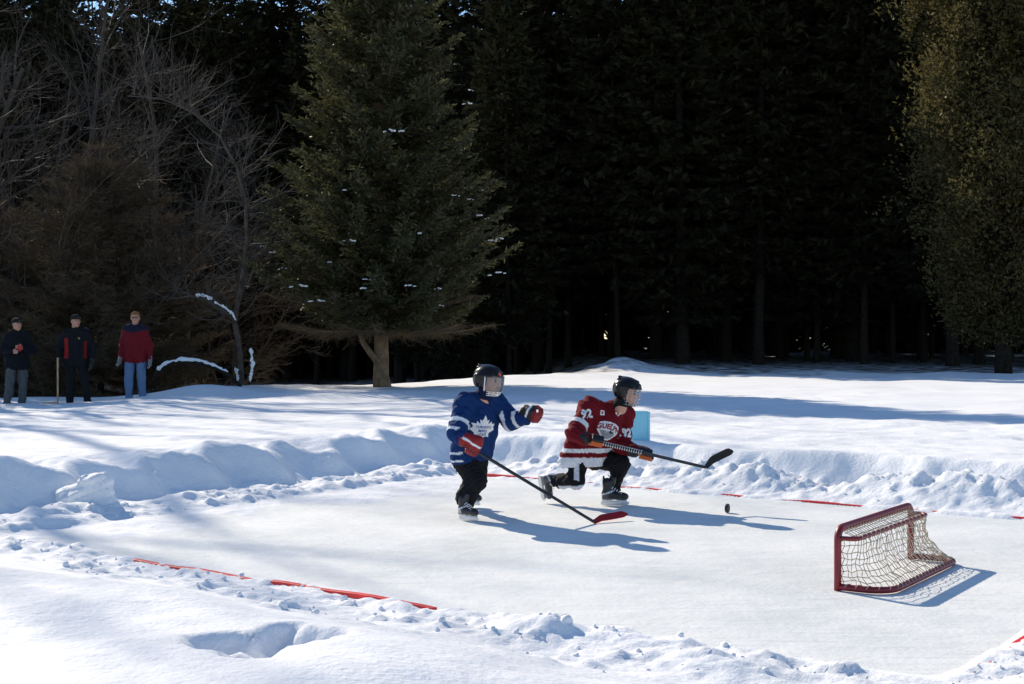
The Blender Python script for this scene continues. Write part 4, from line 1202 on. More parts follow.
def stick(butt, heel, toe, label, blade_mat, taped=None, bw=.07, wrap=None):
    root = empty('hockey_stick', tuple(heel)); d = unit(heel - butt); L = np.linalg.norm(heel - butt)
    bl = toe - heel; side = unit(np.cross(d, bl)); hgt = unit(np.cross(bl, side))
    if hgt[2] < 0: hgt = -hgt
    w = unit(np.cross(side, d))
    mb = MB()
    for t0, t1 in ((0, 1),):
        n = 8; V = []
        for i in range(n + 1):
            t = i / n; q = butt + d * L * t; a, b = .0145 - .003 * t, .010
            for x, y in ((-1, -.6), (-.6, -1), (.6, -1), (1, -.6), (1, .6), (.6, 1), (-.6, 1), (-1, .6)): V.append(q + w * a * x + side * b * y)
        Fq = [(i * 8 + k, i * 8 + (k + 1) % 8, (i + 1) * 8 + (k + 1) % 8, (i + 1) * 8 + k) for i in range(n) for k in range(8)]
        Fq += [tuple(range(8)), tuple(range(n * 8 + 7, n * 8 - 1, -1))]
        mb.add(V, Fq)
    sh = mb.build('shaft', M['shaft'], root, True)
    mb = MB(); V = []; n = 12; bh = unit(bl); Lb = np.linalg.norm(bl)
    for i in range(n + 1):
        t = i / n; q = heel + bh * Lb * t + side * (.028 * t * t)
        up_ = bw * (.62 + .38 * min(1, t * 3)) * (1 if t < .85 else math.sqrt(max(.15, 1 - ((t - .85) / .17) ** 2)))
        low = .0 if t < .85 else .25 * bw * ((t - .85) / .15) ** 2
        th = .006
        for y, z in ((-th, low), (th, low), (th, up_), (-th, up_)): V.append(q + side * y + hgt * (z - .02 * (1 - min(1, t * 4))))
    Fq = [(i * 4 + k, i * 4 + (k + 1) % 4, (i + 1) * 4 + (k + 1) % 4, (i + 1) * 4 + k) for i in range(n) for k in range(4)]
    Fq += [(0, 1, 2, 3), (n * 4 + 3, n * 4 + 2, n * 4 + 1, n * 4)]
    mb.add(V, Fq); mb.build('blade', blade_mat, root, False, .003)
    mb = MB(); mb.tube([butt - d * .01, butt + d * .03], .019, 8); mb.build('end_knob', M['tape_black'], root, True)
    if wrap:
        P = []
        t0, t1 = wrap; n = 18
        for k in range(n):
            pts = []
            for a in np.linspace(0, 2 * math.pi, 9)[:-1]:
                q = butt + d * (L * (t0 + (t1 - t0) * (k + a / (2 * math.pi) * .45) / n)); pts.append(q + w * .0165 * math.cos(a) + side * .0125 * math.sin(a))
            P.append(pts + [pts[0] + d * L * (t1 - t0) / n * .45])
        tubes('spiral_tape', P, .0045, M['tape_white'], root, 4)
    tag(root, label, 'hockey stick')
    return root

def bvh_of(o):
    return BVHTree.FromPolygons([v.co[:] for v in o.data.vertices], [p.vertices[:] for p in o.data.polygons])

def project(name, V2, Fq, c, nrm, upv, bv, mat, parent, off=.004):
    """lay a flat print on a garment"""
    nrm = unit(np.asarray(nrm, float)); l = unit(np.cross(np.asarray(upv, float), nrm)); u = np.cross(nrm, l)
    out = []
    for x, y in V2:
        q = c + l * x + u * y + nrm * .5
        hit = bv.ray_cast(Vector(q), Vector(-nrm), 1.2)
        pnt = np.array(hit[0]) if hit[0] is not None else q - nrm * .5
        out.append(pnt + nrm * off)
    me = bpy.data.meshes.new(name); me.from_pydata([tuple(v) for v in out], [], Fq); me.update()
    return link(name, me, mat, parent)

def text2d(s, size, bold=.0, shear=0, sx_=1.0):
    cu = bpy.data.curves.new('txt', 'FONT'); cu.body = s; cu.size = size; cu.align_x = 'CENTER'; cu.align_y = 'CENTER'; cu.offset = bold; cu.resolution_u = 2; cu.shear = shear
    o = bpy.data.objects.new('txt', cu); COL.objects.link(o)
    dg = bpy.context.evaluated_depsgraph_get()
    me = bpy.data.meshes.new_from_object(o.evaluated_get(dg))
    bpy.data.objects.remove(o)
    bm = bmesh.new(); bm.from_mesh(me); bmesh.ops.triangulate(bm, faces=bm.faces[:])
    for _ in range(2):
        ed = [e for e in bm.edges if e.calc_length() > size * .28]
        if not ed: break
        bmesh.ops.subdivide_edges(bm, edges=ed, cuts=1); bmesh.ops.triangulate(bm, faces=bm.faces[:])
    bm.verts.index_update()
    V = [(v.co.x * sx_, v.co.y) for v in bm.verts]; Fq = [tuple(v.index for v in f.verts) for f in bm.faces]; bm.free()
    return V, Fq

def poly2d(pts, h):
    bm = bmesh.new(); vs = [bm.verts.new((x, y, 0)) for x, y in pts]; f = bm.faces.new(vs)
    bmesh.ops.triangulate(bm, faces=[f])
    for _ in range(4):
        ed = [e for e in bm.edges if e.calc_length() > h]
        if not ed: break
        bmesh.ops.subdivide_edges(bm, edges=ed, cuts=1); bmesh.ops.triangulate(bm, faces=bm.faces[:])
    bm.verts.index_update()
    V = [(v.co.x, v.co.y) for v in bm.verts]; Fq = [tuple(v.index for v in f.verts) for f in bm.faces]; bm.free(); return V, Fq
LEAF = [(0, 1), (.16, .62), (.30, .72), (.28, .42), (.52, .62), (.56, .46), (.92, .50), (.78, .26), (.98, .10), (.60, -.12), (.66, -.38), (.34, -.34), (.10, -.42), (.07, -.85), (-.07, -.85), (-.10, -.42), (-.34, -.34), (-.66, -.38), (-.60, -.12), (-.98, .10), (-.78, .26), (-.92, .50), (-.56, .46), (-.52, .62), (-.28, .42), (-.30, .72), (-.16, .62)]

# ---------------------------------------------------------------- player in blue
def blue_player():
    Y = 11.08
    J = dict(head=at(488.5, 382.5, 11.02), neck=at(482, 399, 11.07), rs=at(465, 403, 10.98), ls=at(494, 402, 11.20), ch=at(478, 417, 11.08), pel=at(470, 455, 11.12),
             rh=at(464, 458, 11.05), lh=at(477, 458, 11.20), re=at(456, 433, 10.84), rw=at(463, 440, 10.78), rg=at(473, 449, 10.80), le=at(511, 420, 11.14), lw=at(525, 416, 11.05), lg=at(536, 415, 10.98),
             rk=at(475, 481, 10.99), ra=at(466, 503, 11.0), lk=at(477, 480, 11.28), la=at(466, 492, 11.62))
    root = empty('person', (J['pel'][0], J['pel'][1], 0)); root['label'] = 'young hockey player in a blue and white maple leaf jersey, black helmet and trousers'; root['category'] = 'person'
    R = rot_frame((.90, -.40, -.10)); hp = J['head'] + np.array([0, 0, .008]); s = .96
    body = head_prims(hp, R, s) + [cap(J['neck'], J['ch'], .055, .10, .04), cap(J['rs'], J['ls'], .06, .06, .05), cap(J['ch'], J['pel'], .11, .115, .06),
            cap(J['rs'], J['re'], .042, .036, .03), cap(J['re'], J['rw'], .036, .026, .02), cap(J['ls'], J['le'], .042, .036, .03), cap(J['le'], J['lw'], .036, .026, .02),
            cap(J['rw'], J['rg'], .026, .022, .02), cap(J['lw'], J['lg'], .026, .022, .02),
            cap(J['rh'], J['rk'], .075, .05, .04), cap(J['rk'], J['ra'], .05, .035, .02), cap(J['lh'], J['lk'], .075, .05, .04), cap(J['lk'], J['la'], .05, .035, .02)]
    sdf_obj('body', body, .009, M['skin'], root, face_col(hp, R, s, SKIN, srgb(70, 50, 35)))
    # jersey
    fwd = unit(np.array([.78, -.62, 0])); rt_ = np.array([fwd[1], -fwd[0], 0])
    BL = np.array([.006, .030, .118]); 
    spine = J['pel'] - J['neck']
    hemc = J['pel'] + np.array([0, 0, -.012])
    jer = [cap(J['rs'] + (0, 0, .0), J['ls'] + (0, 0, .0), .078, .078, .05), cap(J['neck'] + (.01, 0, .025), J['ch'], .074, .145, .06),
           cap(J['rs'] + fwd * .01, J['rh'] + rt_ * .02 + fwd * .01, .085, .112, .06), cap(J['ls'] + fwd * .01, J['lh'] - rt_ * .02 + fwd * .01, .085, .108, .06),
           cap(J['ch'] + fwd * .05, J['pel'] + fwd * .01 + (0, 0, -.02), .10, .120, .05),
           cap(J['rs'], J['re'], .080, .080, .018), cap(J['re'], J['rw'] - (J['rw'] - J['re']) * .15, .080, .064, .018),
           cap(J['ls'], J['le'], .080, .085, .025), cap(J['le'], J['lw'], .085, .060, .03), cap(J['le'] + (0, 0, -.03), J['lw'] + (0, 0, -.03), .06, .05, .03)]
    hem_n = unit(np.array([.10, 0, -1.0]))
    cuts = []
    def jcol(V):
        c = np.tile(BL, (len(V), 1)); W_ = np.array([.70, .72, .78])
        t1, d1 = seg_t(V, J['rs'], J['re']); t2, d2 = seg_t(V, J['re'], J['rw']); t3, d3 = seg_t(V, J['ls'], J['le']); t4, d4 = seg_t(V, J['le'], J['lw'])
        tt, dt = seg_t(V, J['neck'], J['pel'])
        rarm = (np.minimum(d1, d2) < .10) & (np.minimum(d1, d2) < dt * .62)
        larm = (np.minimum(d3, d4) < .11) & (np.minimum(d3, d4) < dt * .60)
        z = V[:, 2]
        st = rarm & (((t1 > .60) & (t1 < .72)) | ((t1 > .92) & (t1 < 1.03) & (t2 < .3)))
        c[st] = W_
        st = larm & (((t4 > -.25) & (t4 < .0)) | ((t4 > .42) & (t4 < .66))) & (d4 < .12) & (t3 > .6)
        c[st] = W_
        hz = (V - hemc) @ (-hem_n)
        tor = ~(rarm | larm)
        st = tor & (((hz > -.022) & (hz < -.006)) | ((hz > .040) & (hz < .058))) & ((V - J['pel']) @ fwd < .085)
        c[st] = W_
        return c
    nz = folds(12, .008, 24)
    # hem: trim everything of the torso below the waist line
    j = sdf_obj('jersey', jer, .0085, M['cloth'], root, jcol, (), [(hemc + np.array([0, 0, -.045]), hem_n)], nz)
    bv = bvh_of(j)
    cc = at(489, 431, 10.9); nrm = unit(np.array([.66, -.75, .05])); up_ = np.array([.10, 0, 1.0])
    S = .112
    V2, Fq = poly2d([(x * S * 1.05, y * S * 1.15) for x, y in LEAF], .03); lf = project('maple_leaf_crest', V2, Fq, cc, nrm, up_, bv, M['print_white'], j, .005)
    for txt, sz, dy in (('TORONTO', .030, .028), ('MAPLE', .030, -.002), ('LEAFS', .030, -.032)):
        V2, Fq = text2d(txt, sz, .0005, 0, .95); V2 = [(x, y + dy) for x, y in V2]; project('lettering', V2, Fq, cc, nrm, up_, bv, M['print_blue'], lf, .0075)
    # trousers
    PB = np.array([.010, .010, .012])
    tro = [cap(J['rh'] + (0, 0, .02), J['lh'] + (0, 0, .02), .105, .105, .05), cap(J['rh'], J['rk'], .108, .092, .04), cap(J['rk'], J['ra'] + (0, 0, .04), .092, .078, .03),
           cap(J['ra'] + (0, 0, .045), J['ra'] + (.004, 0, .015), .078, .076, .02),
           cap(J['lh'], J['lk'], .105, .086, .04), cap(J['lk'], J['la'] + (0, 0, .02), .084, .066, .03)]
    sdf_obj('trousers', tro, .0095, M['cloth'], root, PB, (), (), folds(14, .010, 26, (1, 1, .7)))
    sdf_obj('neck_shade', [cap(hp + R @ np.array([-.02, 0, -.085]), J['neck'] + (0, 0, -.03), .064, .075, .02)], .01, M['cloth'], root, np.array([.008, .014, .05]))  # dark band added as the collar's shadow on the neck
    helmet(root, hp, R, s, (-.03, .075))
    clear_visor(root, hp, R, s)
    RD = srgb(140, 18, 26)
    glove(root, J['rg'], J['rw'], J['re'], unit(at(478, 452, 10.80) - at(600, 522, 10.93)), RD, RD, None, 1.08, 1)
    glove(root, J['lg'], J['lw'], J['le'], (.25, -.55, .8), DARK, RD, None, 1.08, -1)
    hr = on_ice(460.5, 519.5); skate(root, J['ra'], hr, (.74, -.67, 0), (-.05, 0, 1), .84, WHITE, DARK, (.42, .42, .43))
    tl = on_ice(479, 507.5); fl = unit(np.array([.90, -.15, -.34])); hl = tl - fl * .185 + np.array([0, 0, .008]); skate(root, J['la'], hl, fl, (.34, 0, .95), .80, WHITE, DARK, (.25, .25, .26))
    # stick: butt in the right glove, blade on the ice
    butt = J['rg'] - unit(at(597, 521, 10.93) - J['rg']) * .05
    heel = on_ice(594, 523.5) + np.array([0, 0, .012]); toe = on_ice(627, 520.0) + np.array([0, 0, .012])
    stick(butt, heel, toe, 'black hockey stick with red-taped blade held low by the blue player', M['tape_red'], None, .062)
    return root
blue_player()

# ---------------------------------------------------------------- player in red
def red_player():
    J = dict(head=at(627, 393.5, 11.88), neck=at(616, 408, 11.98), rs=at(590, 408, 11.88), ls=at(624, 416, 12.10), ch=at(604, 426, 11.98), pel=at(584, 456, 12.05),
             rh=at(578, 458, 11.95), lh=at(594, 458, 12.13), re=at(575, 433, 11.70), rw=at(586, 439, 11.60), rg=at(597, 442, 11.56), le=at(622, 445, 11.98), lw=at(634, 451, 11.82), lg=at(645, 455, 11.76),
             lk=at(621, 464, 11.95), la=at(614, 489, 12.02), rk=at(577, 481, 11.85), ra=at(551, 481, 12.02))
    root = empty('person', (J['pel'][0], J['pel'][1], 0)); root['label'] = 'young hockey player in a dark red number 92 jersey, lunging after the puck'; root['category'] = 'person'
    R = rot_frame((.93, -.30, -.20)); hp = J['head'] + np.array([0, 0, .008]); s = .96
    body = head_prims(hp, R, s) + [cap(J['neck'], J['ch'], .055, .10, .04), cap(J['rs'], J['ls'], .06, .06, .05), cap(J['ch'], J['pel'], .11, .115, .06),
            cap(J['rs'], J['re'], .042, .036, .03), cap(J['re'], J['rw'], .036, .026, .02), cap(J['ls'], J['le'], .042, .036, .03), cap(J['le'], J['lw'], .036, .026, .02),
            cap(J['rw'], J['rg'], .026, .022, .02), cap(J['lw'], J['lg'], .026, .022, .02),
            cap(J['rh'], J['rk'], .075, .05, .04), cap(J['rk'], J['ra'], .05, .035, .02), cap(J['lh'], J['lk'], .075, .05, .04), cap(J['lk'], J['la'], .05, .035, .02)]
    sdf_obj('body', body, .009, M['skin'], root, face_col(hp, R, s, SKIN * .95, srgb(60, 42, 30)))
    fwd = unit(np.array([.55, -.80, 0])); rt_ = np.array([fwd[1], -fwd[0], 0])
    RD = np.array([.150, .006, .012])
    ax = unit(J['pel'] - J['neck'])
    hem_n = unit(ax * .35 + np.array([.18, -.05, -1.0])); hemc = at(588, 467, 11.9)
    jer = [cap(J['rs'], J['ls'], .085, .080, .05), cap(J['neck'] + (.012, -.01, .012), J['ch'], .078, .15, .06),
           cap(J['rs'], J['rh'] + rt_ * .04 + (-.02, 0, -.03), .095, .125, .07), cap(J['ls'], J['lh'] - rt_ * .03 + (.02, 0, -.02), .09, .125, .07),
           cap(J['ch'] + fwd * .05, J['pel'] + fwd * .06 + (0, 0, -.05), .12, .135, .06),
           cap(J['rs'], J['re'], .086, .084, .018), cap(J['re'], J['rw'], .082, .064, .018),
           cap(J['ls'], J['le'], .080, .082, .02), cap(J['le'], J['lw'], .080, .064, .02)]
    def jcol(V):
        c = np.tile(RD, (len(V), 1)); W_ = np.array([.72, .72, .75])
        t1, d1 = seg_t(V, J['rs'], J['re']); t2, d2 = seg_t(V, J['re'], J['rw']); t3, d3 = seg_t(V, J['ls'], J['le']); t4, d4 = seg_t(V, J['le'], J['lw'])
        tt, dt = seg_t(V, J['neck'], J['pel'])
        rarm = (np.minimum(d1, d2) < .105) & (np.minimum(d1, d2) < dt * .55)
        larm = (np.minimum(d3, d4) < .105) & (np.minimum(d3, d4) < dt * .62)
        hz = (V - hemc) @ (-hem_n)
        tor = ~(rarm | larm)
        c[tor & (((hz < .085)) | ((hz > .128) & (hz < .165)))] = W_
        c[rarm & (t1 > .62) & (t1 < .76)] = W_
        c[larm & (t3 > .78) & (t3 < .90) & (t4 < .1)] = W_
        return c
    j = sdf_obj('jersey', jer, .0085, M['cloth'], root, jcol, (), [(hemc, hem_n)], folds(22, .008, 23))
    bv = bvh_of(j)
    # crest
    nrm = unit(np.array([.30, -.95, .05])); up_ = unit(np.array([.32, 0, 1.0])); cc = at(609, 431, 11.8)
    pts = [(-.100, .030), (-.085, .062), (-.045, .078), (0, .082), (.05, .078), (.088, .060), (.100, .028), (.088, -.018), (.06, -.05), (.03, -.08), (-.01, -.085), (-.05, -.055), (-.088, -.012)]
    cr = project('crest', *poly2d(pts, .035), cc, nrm, up_, bv, M['print_white'], j, .004)
    V2, Fq = text2d('GUELPH', .062, .0022, 0, .92); V2 = [(x * (1 + 1.0 * y), y + .036 - 2.2 * x * x) for x, y in V2]
    project('lettering', V2, Fq, cc, nrm, up_, bv, M['print_red'], cr, .0068)
    project('emblem', *poly2d([(-.068, -.008), (.0, -.002), (.07, -.010), (.048, -.048), (.02, -.07), (-.012, -.072), (-.04, -.046)], .03), cc, nrm, up_, bv, M['print_grey'], cr, .0065)
    project('emblem', *poly2d([(.012, .0), (.026, .010), (.034, -.004), (.05, .006), (.045, -.014), (.02, -.018)], .02), cc, nrm, up_, bv, M['print_black'], cr, .009)
    # numbers and patches
    bvn = unit(np.array([-.55, -.85, .25]))
    cn = J['rs'] + (J['re'] - J['rs']) * .27 + np.array([.012, 0, 0])
    V2, Fq = text2d('92', .105, .005, 0, .88); project('number', V2, Fq, cn, unit(np.array([-.12, -.98, .10])), (-.15, 0, 1), bv, M['print_white'], j, .005)
    V2, Fq = text2d('92', .10, .006, 0, .9); project('number', V2, Fq, at(631, 433, 11.9), unit(np.array([.5, -.85, .1])), (.1, 0, 1), bv, M['print_white'], j, .005)
    project('flag_patch', *poly2d([(-.021, -.021), (.021, -.021), (.021, .021), (-.021, .021)], .03), at(603.5, 412, 11.8), (.15, -.95, .2), (.05, 0, 1), bv, M['print_white'], j, .004)
    project('flag_patch', *poly2d([(-.009, -.010), (.009, -.010), (.009, .010), (-.009, .010)], .03), at(603.5, 412, 11.8), (.15, -.95, .2), (.05, 0, 1), bv, M['print_red'], j, .007)
    mb = MB(); pts = [at(616, 413, 11.80), at(618, 416, 11.78), at(621, 412.5, 11.80)]
    mb.tube(pts, .005, 5); mb.build('collar_lace', M['tape_white'], j, True)
    V2, Fq = text2d('92', .05, .003); project('number', V2, Fq, at(598, 402.5, 11.9), (-.05, -.7, .7), (0, .3, 1), bv, M['print_grey'], j, .004)
    # trousers with white side panels
    def tcol(V):
        c = np.tile(np.array([.010, .010, .012]), (len(V), 1))
        t, d = seg_t(V, J['rh'], J['rk']); t2, d2 = seg_t(V, J['rk'], J['ra'])
        px = 512 + V[:, 0] / V[:, 1] * FPX
        q = V - J['rh']; ofs = q @ np.array([1.0, 0, 0])
        c[(d < .12) & (t > 0) & (t < 1.1) & (np.abs(ofs + .018) < .022) & (V[:, 1] < J['rh'][1])] = (.62, .63, .68)
        low = (V - J['rk']) @ np.array([.1, 0, -1.0])
        c[(d2 < .12) & (low > .036) & (t2 < .62)] = (.62, .63, .68)
        c[(d2 < .12) & (t2 > .86) & (low > .01)] = (.5, .5, .53)
        t3, d3 = seg_t(V, J['lk'], J['la'])
        c[(d3 < .10) & (t3 > .1) & ((V - J['lk']) @ np.array([.93, .1, .3]) > .075 - .10 * t3) & (t3 > .45)] = (.55, .56, .6)
        return c
    tro = [cap(J['rh'] + (0, 0, .02), J['lh'] + (0, 0, .02), .11, .11, .05), cap(J['rh'], J['rk'], .102, .074, .04), cap(J['rk'], J['ra'] + (J['rk'] - J['ra']) * .18, .074, .060, .03),
           cap(J['lh'], J['lk'], .105, .082, .04), cap(J['lk'], J['la'] + (0, 0, .03), .080, .062, .03), cap(J['la'] + (0, 0, .05), J['la'] + (.01, 0, .01), .064, .062, .02)]
    sdf_obj('trousers', tro, .0095, M['cloth'], root, tcol, (), (), folds(24, .009, 26))
    sdf_obj('neck_shade', [cap(hp + R @ np.array([-.02, 0, -.08]), J['neck'] + (0, 0, -.03), .066, .078, .02)], .01, M['cloth'], root, DARK)  # black band added to paint the neck dark under the helmet
    helmet(root, hp, R, s, (.035, .08))
    wire_cage(root, hp, R, s)
    OR = srgb(205, 95, 30)
    st_d = unit(at(706, 467, 11.62) - at(590, 439.5, 11.54))
    glove(root, J['rg'], J['rw'], J['re'], -st_d, DARK, DARK, OR, 1.12, 1)
    glove(root, J['lg'], J['lw'], J['le'], st_d, DARK, DARK, OR, 1.12, -1)
    hl = on_ice(603.0, 505.5); skate(root, J['la'], hl, (.96, -.12, 0), (.02, 0, 1), .97, WHITE, DARK, (.05, .05, .05), 'white')
    f = unit(np.array([.18, .10, -1.0])); ub = unit(np.array([1.0, .0, .15])); heel = J['ra'] - ub * .125 * .9 - f * .045 + np.array([0, 0, .0])
    skate(root, J['ra'], heel, f, ub, .90, WHITE, DARK, (.10, .10, .11), 'shadedplastic')  # holder painted greyer in place of shade on this skate
    butt = J['rg'] - st_d * .07
    heel = at(706, 467.5, 11.62); toe = at(734, 452.5, 11.60)
    stick(butt, heel, toe, 'black hockey stick with spiral-taped shaft held out by the red player', M['tape_black'], None, .068, (.10, .46))
red_player()

# ---------------------------------------------------------------- three men watching from the left
def man(px, py_foot, Y, Hm, yaw, label, jacket, trousers, coldict):
    """standing adult; local frame x = his left, y = forward"""
    p = at(px, py_foot, Y); zg = gz(p[0], Y) - .13
    root = empty('person', (p[0], Y, zg)); root['label'] = label; root['category'] = 'person'
    f = np.array([math.sin(yaw), -math.cos(yaw), 0]); l = np.array([math.cos(yaw), math.sin(yaw), 0])   # l: image right when facing the camera
    k = Hm / 1.78
    Lc = lambda x, y, z: np.array([p[0], Y, zg]) + (l * x + f * y + np.array([0, 0, z])) * k
    J = dict(head=Lc(0, .03, 1.635), neck=Lc(0, 0, 1.50), s1=Lc(-.165, 0, 1.40), s2=Lc(.165, 0, 1.40), ch=Lc(0, 0, 1.27), pel=Lc(0, 0, .95),
             h1=Lc(-.10, 0, .92), h2=Lc(.10, 0, .92), k1=Lc(-.12, .03, .50), k2=Lc(.12, .02, .50), a1=Lc(-.13, -.02, .09), a2=Lc(.13, -.02, .09))
    J.update({n: Lc(*v) for n, v in coldict.get('pose', {}).items()})
    J.update({n: Lc(*v) for n, v in coldict['arms'].items()})
    R = rot_frame(unit(f + l * coldict.get('look', 0)))
    s = 1.04 * k
    body = head_prims(J['head'], R, s) + [cap(J['neck'], J['ch'], .06, .13, .05), cap(J['s1'], J['s2'], .07, .07, .05), cap(J['ch'], J['pel'], .15, .15, .06)]
    for a, b, r0, r1 in (('s1', 'e1', .05, .042), ('e1', 'w1', .042, .030), ('s2', 'e2', .05, .042), ('e2', 'w2', .042, .030), ('h1', 'k1', .085, .06), ('k1', 'a1', .055, .04), ('h2', 'k2', .085, .06), ('k2', 'a2', .055, .04)):
        body.append(cap(J[a], J[b], r0, r1, .03))
    def hand(w, e, thumb):
        d = unit(J[w] - J[e]); t = unit(np.cross(d, l)); q = []
        sd = unit(np.cross(d, t))
        base = J[w] + d * .04
        q.append(rbox(J[w] + d * .055, (.045, .040, .016), np.stack([d, t, sd], 1), .014, .012))
        for i, ln in enumerate((.075, .085, .08, .062)):
            a0 = J[w] + d * .092 + t * (.030 - .020 * i); a1 = a0 + d * ln * .55 + sd * .012; a2 = a1 + d * ln * .35 + sd * .028
            q += [cap(a0, a1, .0105, .0095, .004), cap(a1, a2, .0095, .0085, .003)]
        b0 = J[w] + d * .03 + t * .038; b1 = b0 + d * .04 + t * .022; q += [cap(b0, b1, .013, .011, .008), cap(b1, b1 + d * .032 + sd * .012, .011, .009, .003)]
        return q
    H1, H2 = hand('w1', 'e1', 1), hand('w2', 'e2', -1)
    gl = coldict.get('gloves')
    if gl is None: body += H1 + H2
    sdf_obj('body', body, .010, M['skin'], root, face_col(J['head'], R, s, SKIN * .8, coldict['hair']))
    if gl is not None:
        for Hh, w, e in ((H1, 'w1', 'e1'), (H2, 'w2', 'e2')):
            d = unit(J[w] - J[e]); fat = [tuple(list(q[:3]) + [q[3] + .007, q[4] + .007, q[5]]) if q[0] == 'c' else rbox(q[1], q[2] + .008, q[3], .016, .012) for q in Hh]
            sdf_obj('glove', fat + [cap(J[w] - d * .05, J[w] + d * .03, .048, .042, .02)], .009, M['glovemat'], root, gl)
    jk = [cap(J['s1'], J['s2'], .080, .080, .06), cap(J['neck'] + (0, 0, .0), J['ch'], .085, .165, .08), cap(J['s1'] + l * .04, J['h1'] + (0, 0, -.06), .11, .145, .08), cap(J['s2'] - l * .04, J['h2'] + (0, 0, -.06), .11, .145, .08),
          cap(J['ch'] + f * .05, J['pel'] + f * .04, .15, .15, .06), cap(J['neck'] + (0, 0, .035), J['neck'], .078, .085, .02)]
    for a, b, c_ in (('s1', 'e1', 'w1'), ('s2', 'e2', 'w2')): jk += [cap(J[a], J[b], .082, .074, .05), cap(J[b], J[c_] - (J[c_] - J[b]) * .06, .074, .056, .03)]
    sdf_obj('jacket', jk, .0125, M['cloth'], root, lambda V: jacket(V, J, Lc, l, f), (), [(Lc(0, 0, .77), (0, 0, -1))], folds(int(px) + 3, .010, 19, (1, 1, .8)))
    tr = [cap(J['h1'], J['h2'], .10, .10, .05)]
    for a, b, c_ in (('h1', 'k1', 'a1'), ('h2', 'k2', 'a2')): tr += [cap(J[a], J[b], .108, .088, .03), cap(J[b], J[c_] + (0, 0, -.02), .088, .074, .02)]
    sdf_obj('trousers', tr, .0125, M['cloth'], root, trousers, (), (), folds(int(px) + 5, .010, 20, (1, 1, .6)))
    for a in ('a1', 'a2'):
        sdf_obj('shoe', [cap(J[a] + (0, 0, -.03), J[a] + f * .16 + (0, 0, -.045), .055, .045, .03), cap(J[a] + (0, 0, .05), J[a], .055, .055, .02)], .012, M['bootmat'], root, (.03, .025, .02))
    L2 = lambda x, y, z: J['head'] + R @ (np.array([x, y, z]) * s)
    if coldict.get('cap') is not None:
        sdf_obj('cap', [ell(L2(-.012, 0, .045), np.array([.108, .088, .085]) * s, R, .01), ell(L2(.115, 0, .058), np.array([.068, .068, .010]) * s, R, .015), ell(L2(0, 0, .132), np.array([.012, .012, .006]), R, .004)], .009, M['cloth'], root, coldict['cap'],
                [rbox(L2(-.05, 0, -.06), np.array([.2, .2, .095]) * s, R, .01, .004)] if False else [], [(L2(0, 0, .036), -R[:, 2])])
    else:
        sdf_obj('hair', [ell(L2(-.018, 0, .045), np.array([.100, .086, .082]) * s, R, .01), ell(L2(.05, .02, .092), np.array([.05, .05, .03]) * s, R, .03), ell(L2(-.05, 0, .0), np.array([.065, .080, .07]) * s, R, .03)],
                .008, M['cloth'], root, coldict['hair'], [rbox(L2(.10, 0, -.03), np.array([.06, .2, .088]) * s, R, .02, .01)], (), folds(9, .006, 70))
    if coldict.get('glasses'):
        P = [[L2(.104, sy_ * .034 + .024 * math.cos(a), .008 + .018 * math.sin(a)) for a in np.linspace(0, 6.283, 13)] for sy_ in (-1, 1)] + [[L2(.106, -.010, .012), L2(.106, .010, .012)]] + [[L2(.10, sy_ * .058, .012), L2(.0, sy_ * .082, .014)] for sy_ in (-1, 1)]
        tubes('glasses', P, .003, M['helmet'], root, 5)
    return J, Lc

BK = np.array([.009, .009, .012])
def jk_black(V, J, Lc, l, f): return np.tile(BK, (len(V), 1))
def jk_redside(V, J, Lc, l, f):
    c = np.tile(BK, (len(V), 1)); q = V - J['ch']; x = q @ l; y = q @ f
    t, d = seg_t(V, J['s1'], J['e1']); t2, d2 = seg_t(V, J['s2'], J['e2'])
    c[(np.abs(x + .165) < .04) & (q[:, 2] < .06) & (q[:, 2] > -.34) & (y > -.03)] = (.28, .014, .014)
    c[(np.abs(x - .19) < .025) & (q[:, 2] < .0) & (q[:, 2] > -.34) & (y > 0)] = (.16, .01, .012)
    c[(np.linalg.norm(q - l * .09 - np.array([0, 0, .06]) - f * .17, axis=1) < .03)] = (.35, .26, .05)
    return c
def jk_red(V, J, Lc, l, f):
    c = np.tile(np.array([.135, .008, .014]), (len(V), 1)); q = V - J['ch']
    c[q[:, 2] > .085 + .05 * np.abs(q @ l) / .2] = (.012, .014, .03)
    c[(np.linalg.norm(V - J['e1'], axis=1) < .075) & ((V - J['e1']) @ l < -.03)] = (.5, .06, .06)
    return c
hang = dict(e1=(-.285, -.04, 1.12), w1=(-.28, .08, .87), e2=(.27, -.02, 1.10), w2=(.295, .04, .84))
J1, L1 = man(17, 404, 26.5, 1.82, .45, 'man in black jacket, dark cap and grey trousers at the far left', jk_black, np.array([.085, .088, .095]),
    dict(arms=dict(e1=(-.29, .02, 1.13), w1=(-.10, .25, 1.12), e2=(.29, .02, 1.13), w2=(.07, .29, 1.19)), hair=srgb(45, 35, 30), cap=np.array([.012, .012, .016]), look=.5, pose=dict(k1=(-.14, .05, .50), a1=(-.20, .05, .09), k2=(.10, .0, .50), a2=(.10, -.04, .09))))
J2, L2_ = man(76, 402, 26.6, 1.88, .15, 'man in black jacket with red side panels standing between the other two men', jk_redside, np.array([.010, .010, .012]),
    dict(arms=dict(e1=(-.30, -.02, 1.15), w1=(-.28, .10, .90), e2=(.31, -.02, 1.14), w2=(.29, .07, .88)), hair=srgb(40, 32, 28), cap=np.array([.02, .016, .016]), look=.7, pose=dict(k1=(-.10, .02, .50), a1=(-.12, -.03, .09), k2=(.17, .06, .50), a2=(.22, .04, .09), s1=(-.165, 0, 1.385), s2=(.17, 0, 1.41)), gloves=np.array([.012, .012, .012])))
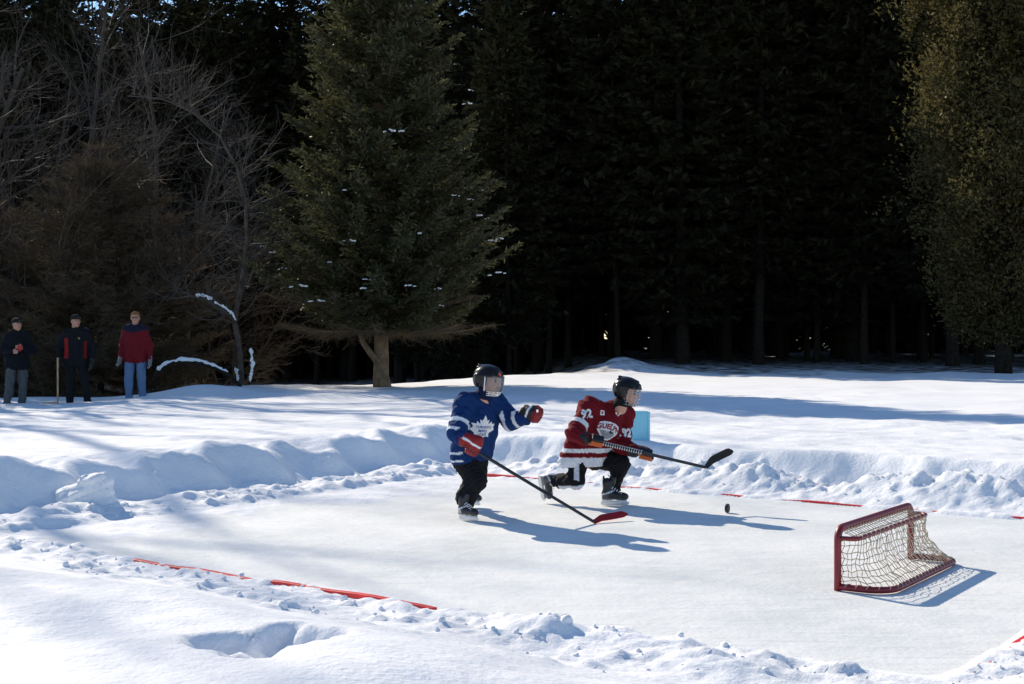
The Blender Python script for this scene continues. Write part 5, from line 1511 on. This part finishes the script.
J3, L3_ = man(136, 400, 26.7, 1.84, -.12, 'bare-headed man in red jacket with navy shoulders and blue jeans', jk_red, np.array([.105, .17, .29]),
    dict(arms=hang, hair=srgb(120, 85, 50), glasses=True, look=.25, pose=dict(k1=(-.11, .07, .50), a1=(-.12, .06, .09), k2=(.10, .0, .50), a2=(.12, -.05, .09), s1=(-.17, 0, 1.405), s2=(.16, 0, 1.385)), gloves=np.array([.16, .16, .165])))
# red cup in the first man's hands
c0 = J1['w2'] + np.array([-.02, -.10, .0]); V = []
mb = MB(); n = 16
for z, rr in ((-.06, .030), (.055, .042), (.06, .044), (.06, .038), (-.05, .027)):
    for i in range(n): V.append(c0 + np.array([rr * math.cos(i * 2 * math.pi / n), rr * math.sin(i * 2 * math.pi / n), z]))
Fq = [(k * n + i, k * n + (i + 1) % n, (k + 1) * n + (i + 1) % n, (k + 1) * n + i) for k in range(4) for i in range(n)] + [tuple(range(n - 1, -1, -1)), tuple(range(4 * n, 5 * n))]
mb.add(V, Fq); o = mb.build('drink_cup', M['cupred'], None, True); tag(o, 'red cup held at the chest by the man in grey trousers', 'cup')
# pale wooden stick beside the second man
g2 = J2['w1'] + unit(J2['w1'] - J2['e1']) * .09
foot = np.array([g2[0] - .02, g2[1] - .03, gz(g2[0], g2[1]) + .03])
mb_ = MB()
stk = empty('hockey_stick', tuple(foot))
d = unit(foot - g2); sd = np.array([0, 1.0, 0])
mb_.box((g2 + foot) / 2 + np.array([0, -.055, .05]), (.016, .011, abs(g2[2] - foot[2]) / 2 + .10)); mb_.build('shaft', M['wood'], stk, False, .003)
mb_ = MB(); q = foot + np.array([.0, -.055, -.02]); V = []
for i in range(8):
    t = i / 7
    for y, z in ((-.007, 0), (.007, 0), (.007, .07 - .01 * t), (-.007, .07 - .01 * t)): V.append(q + np.array([-.28 * t, y - .02 * t * t, z - .045]))
Fq = [(i * 4 + k, i * 4 + (k + 1) % 4, (i + 1) * 4 + (k + 1) % 4, (i + 1) * 4 + k) for i in range(7) for k in range(4)] + [(0, 1, 2, 3), (31, 30, 29, 28)]
mb_.add(V, Fq); mb_.build('blade', M['wood'], stk, False, .002)
tag(stk, 'pale wooden hockey stick held upright beside the man in the middle', 'hockey stick')
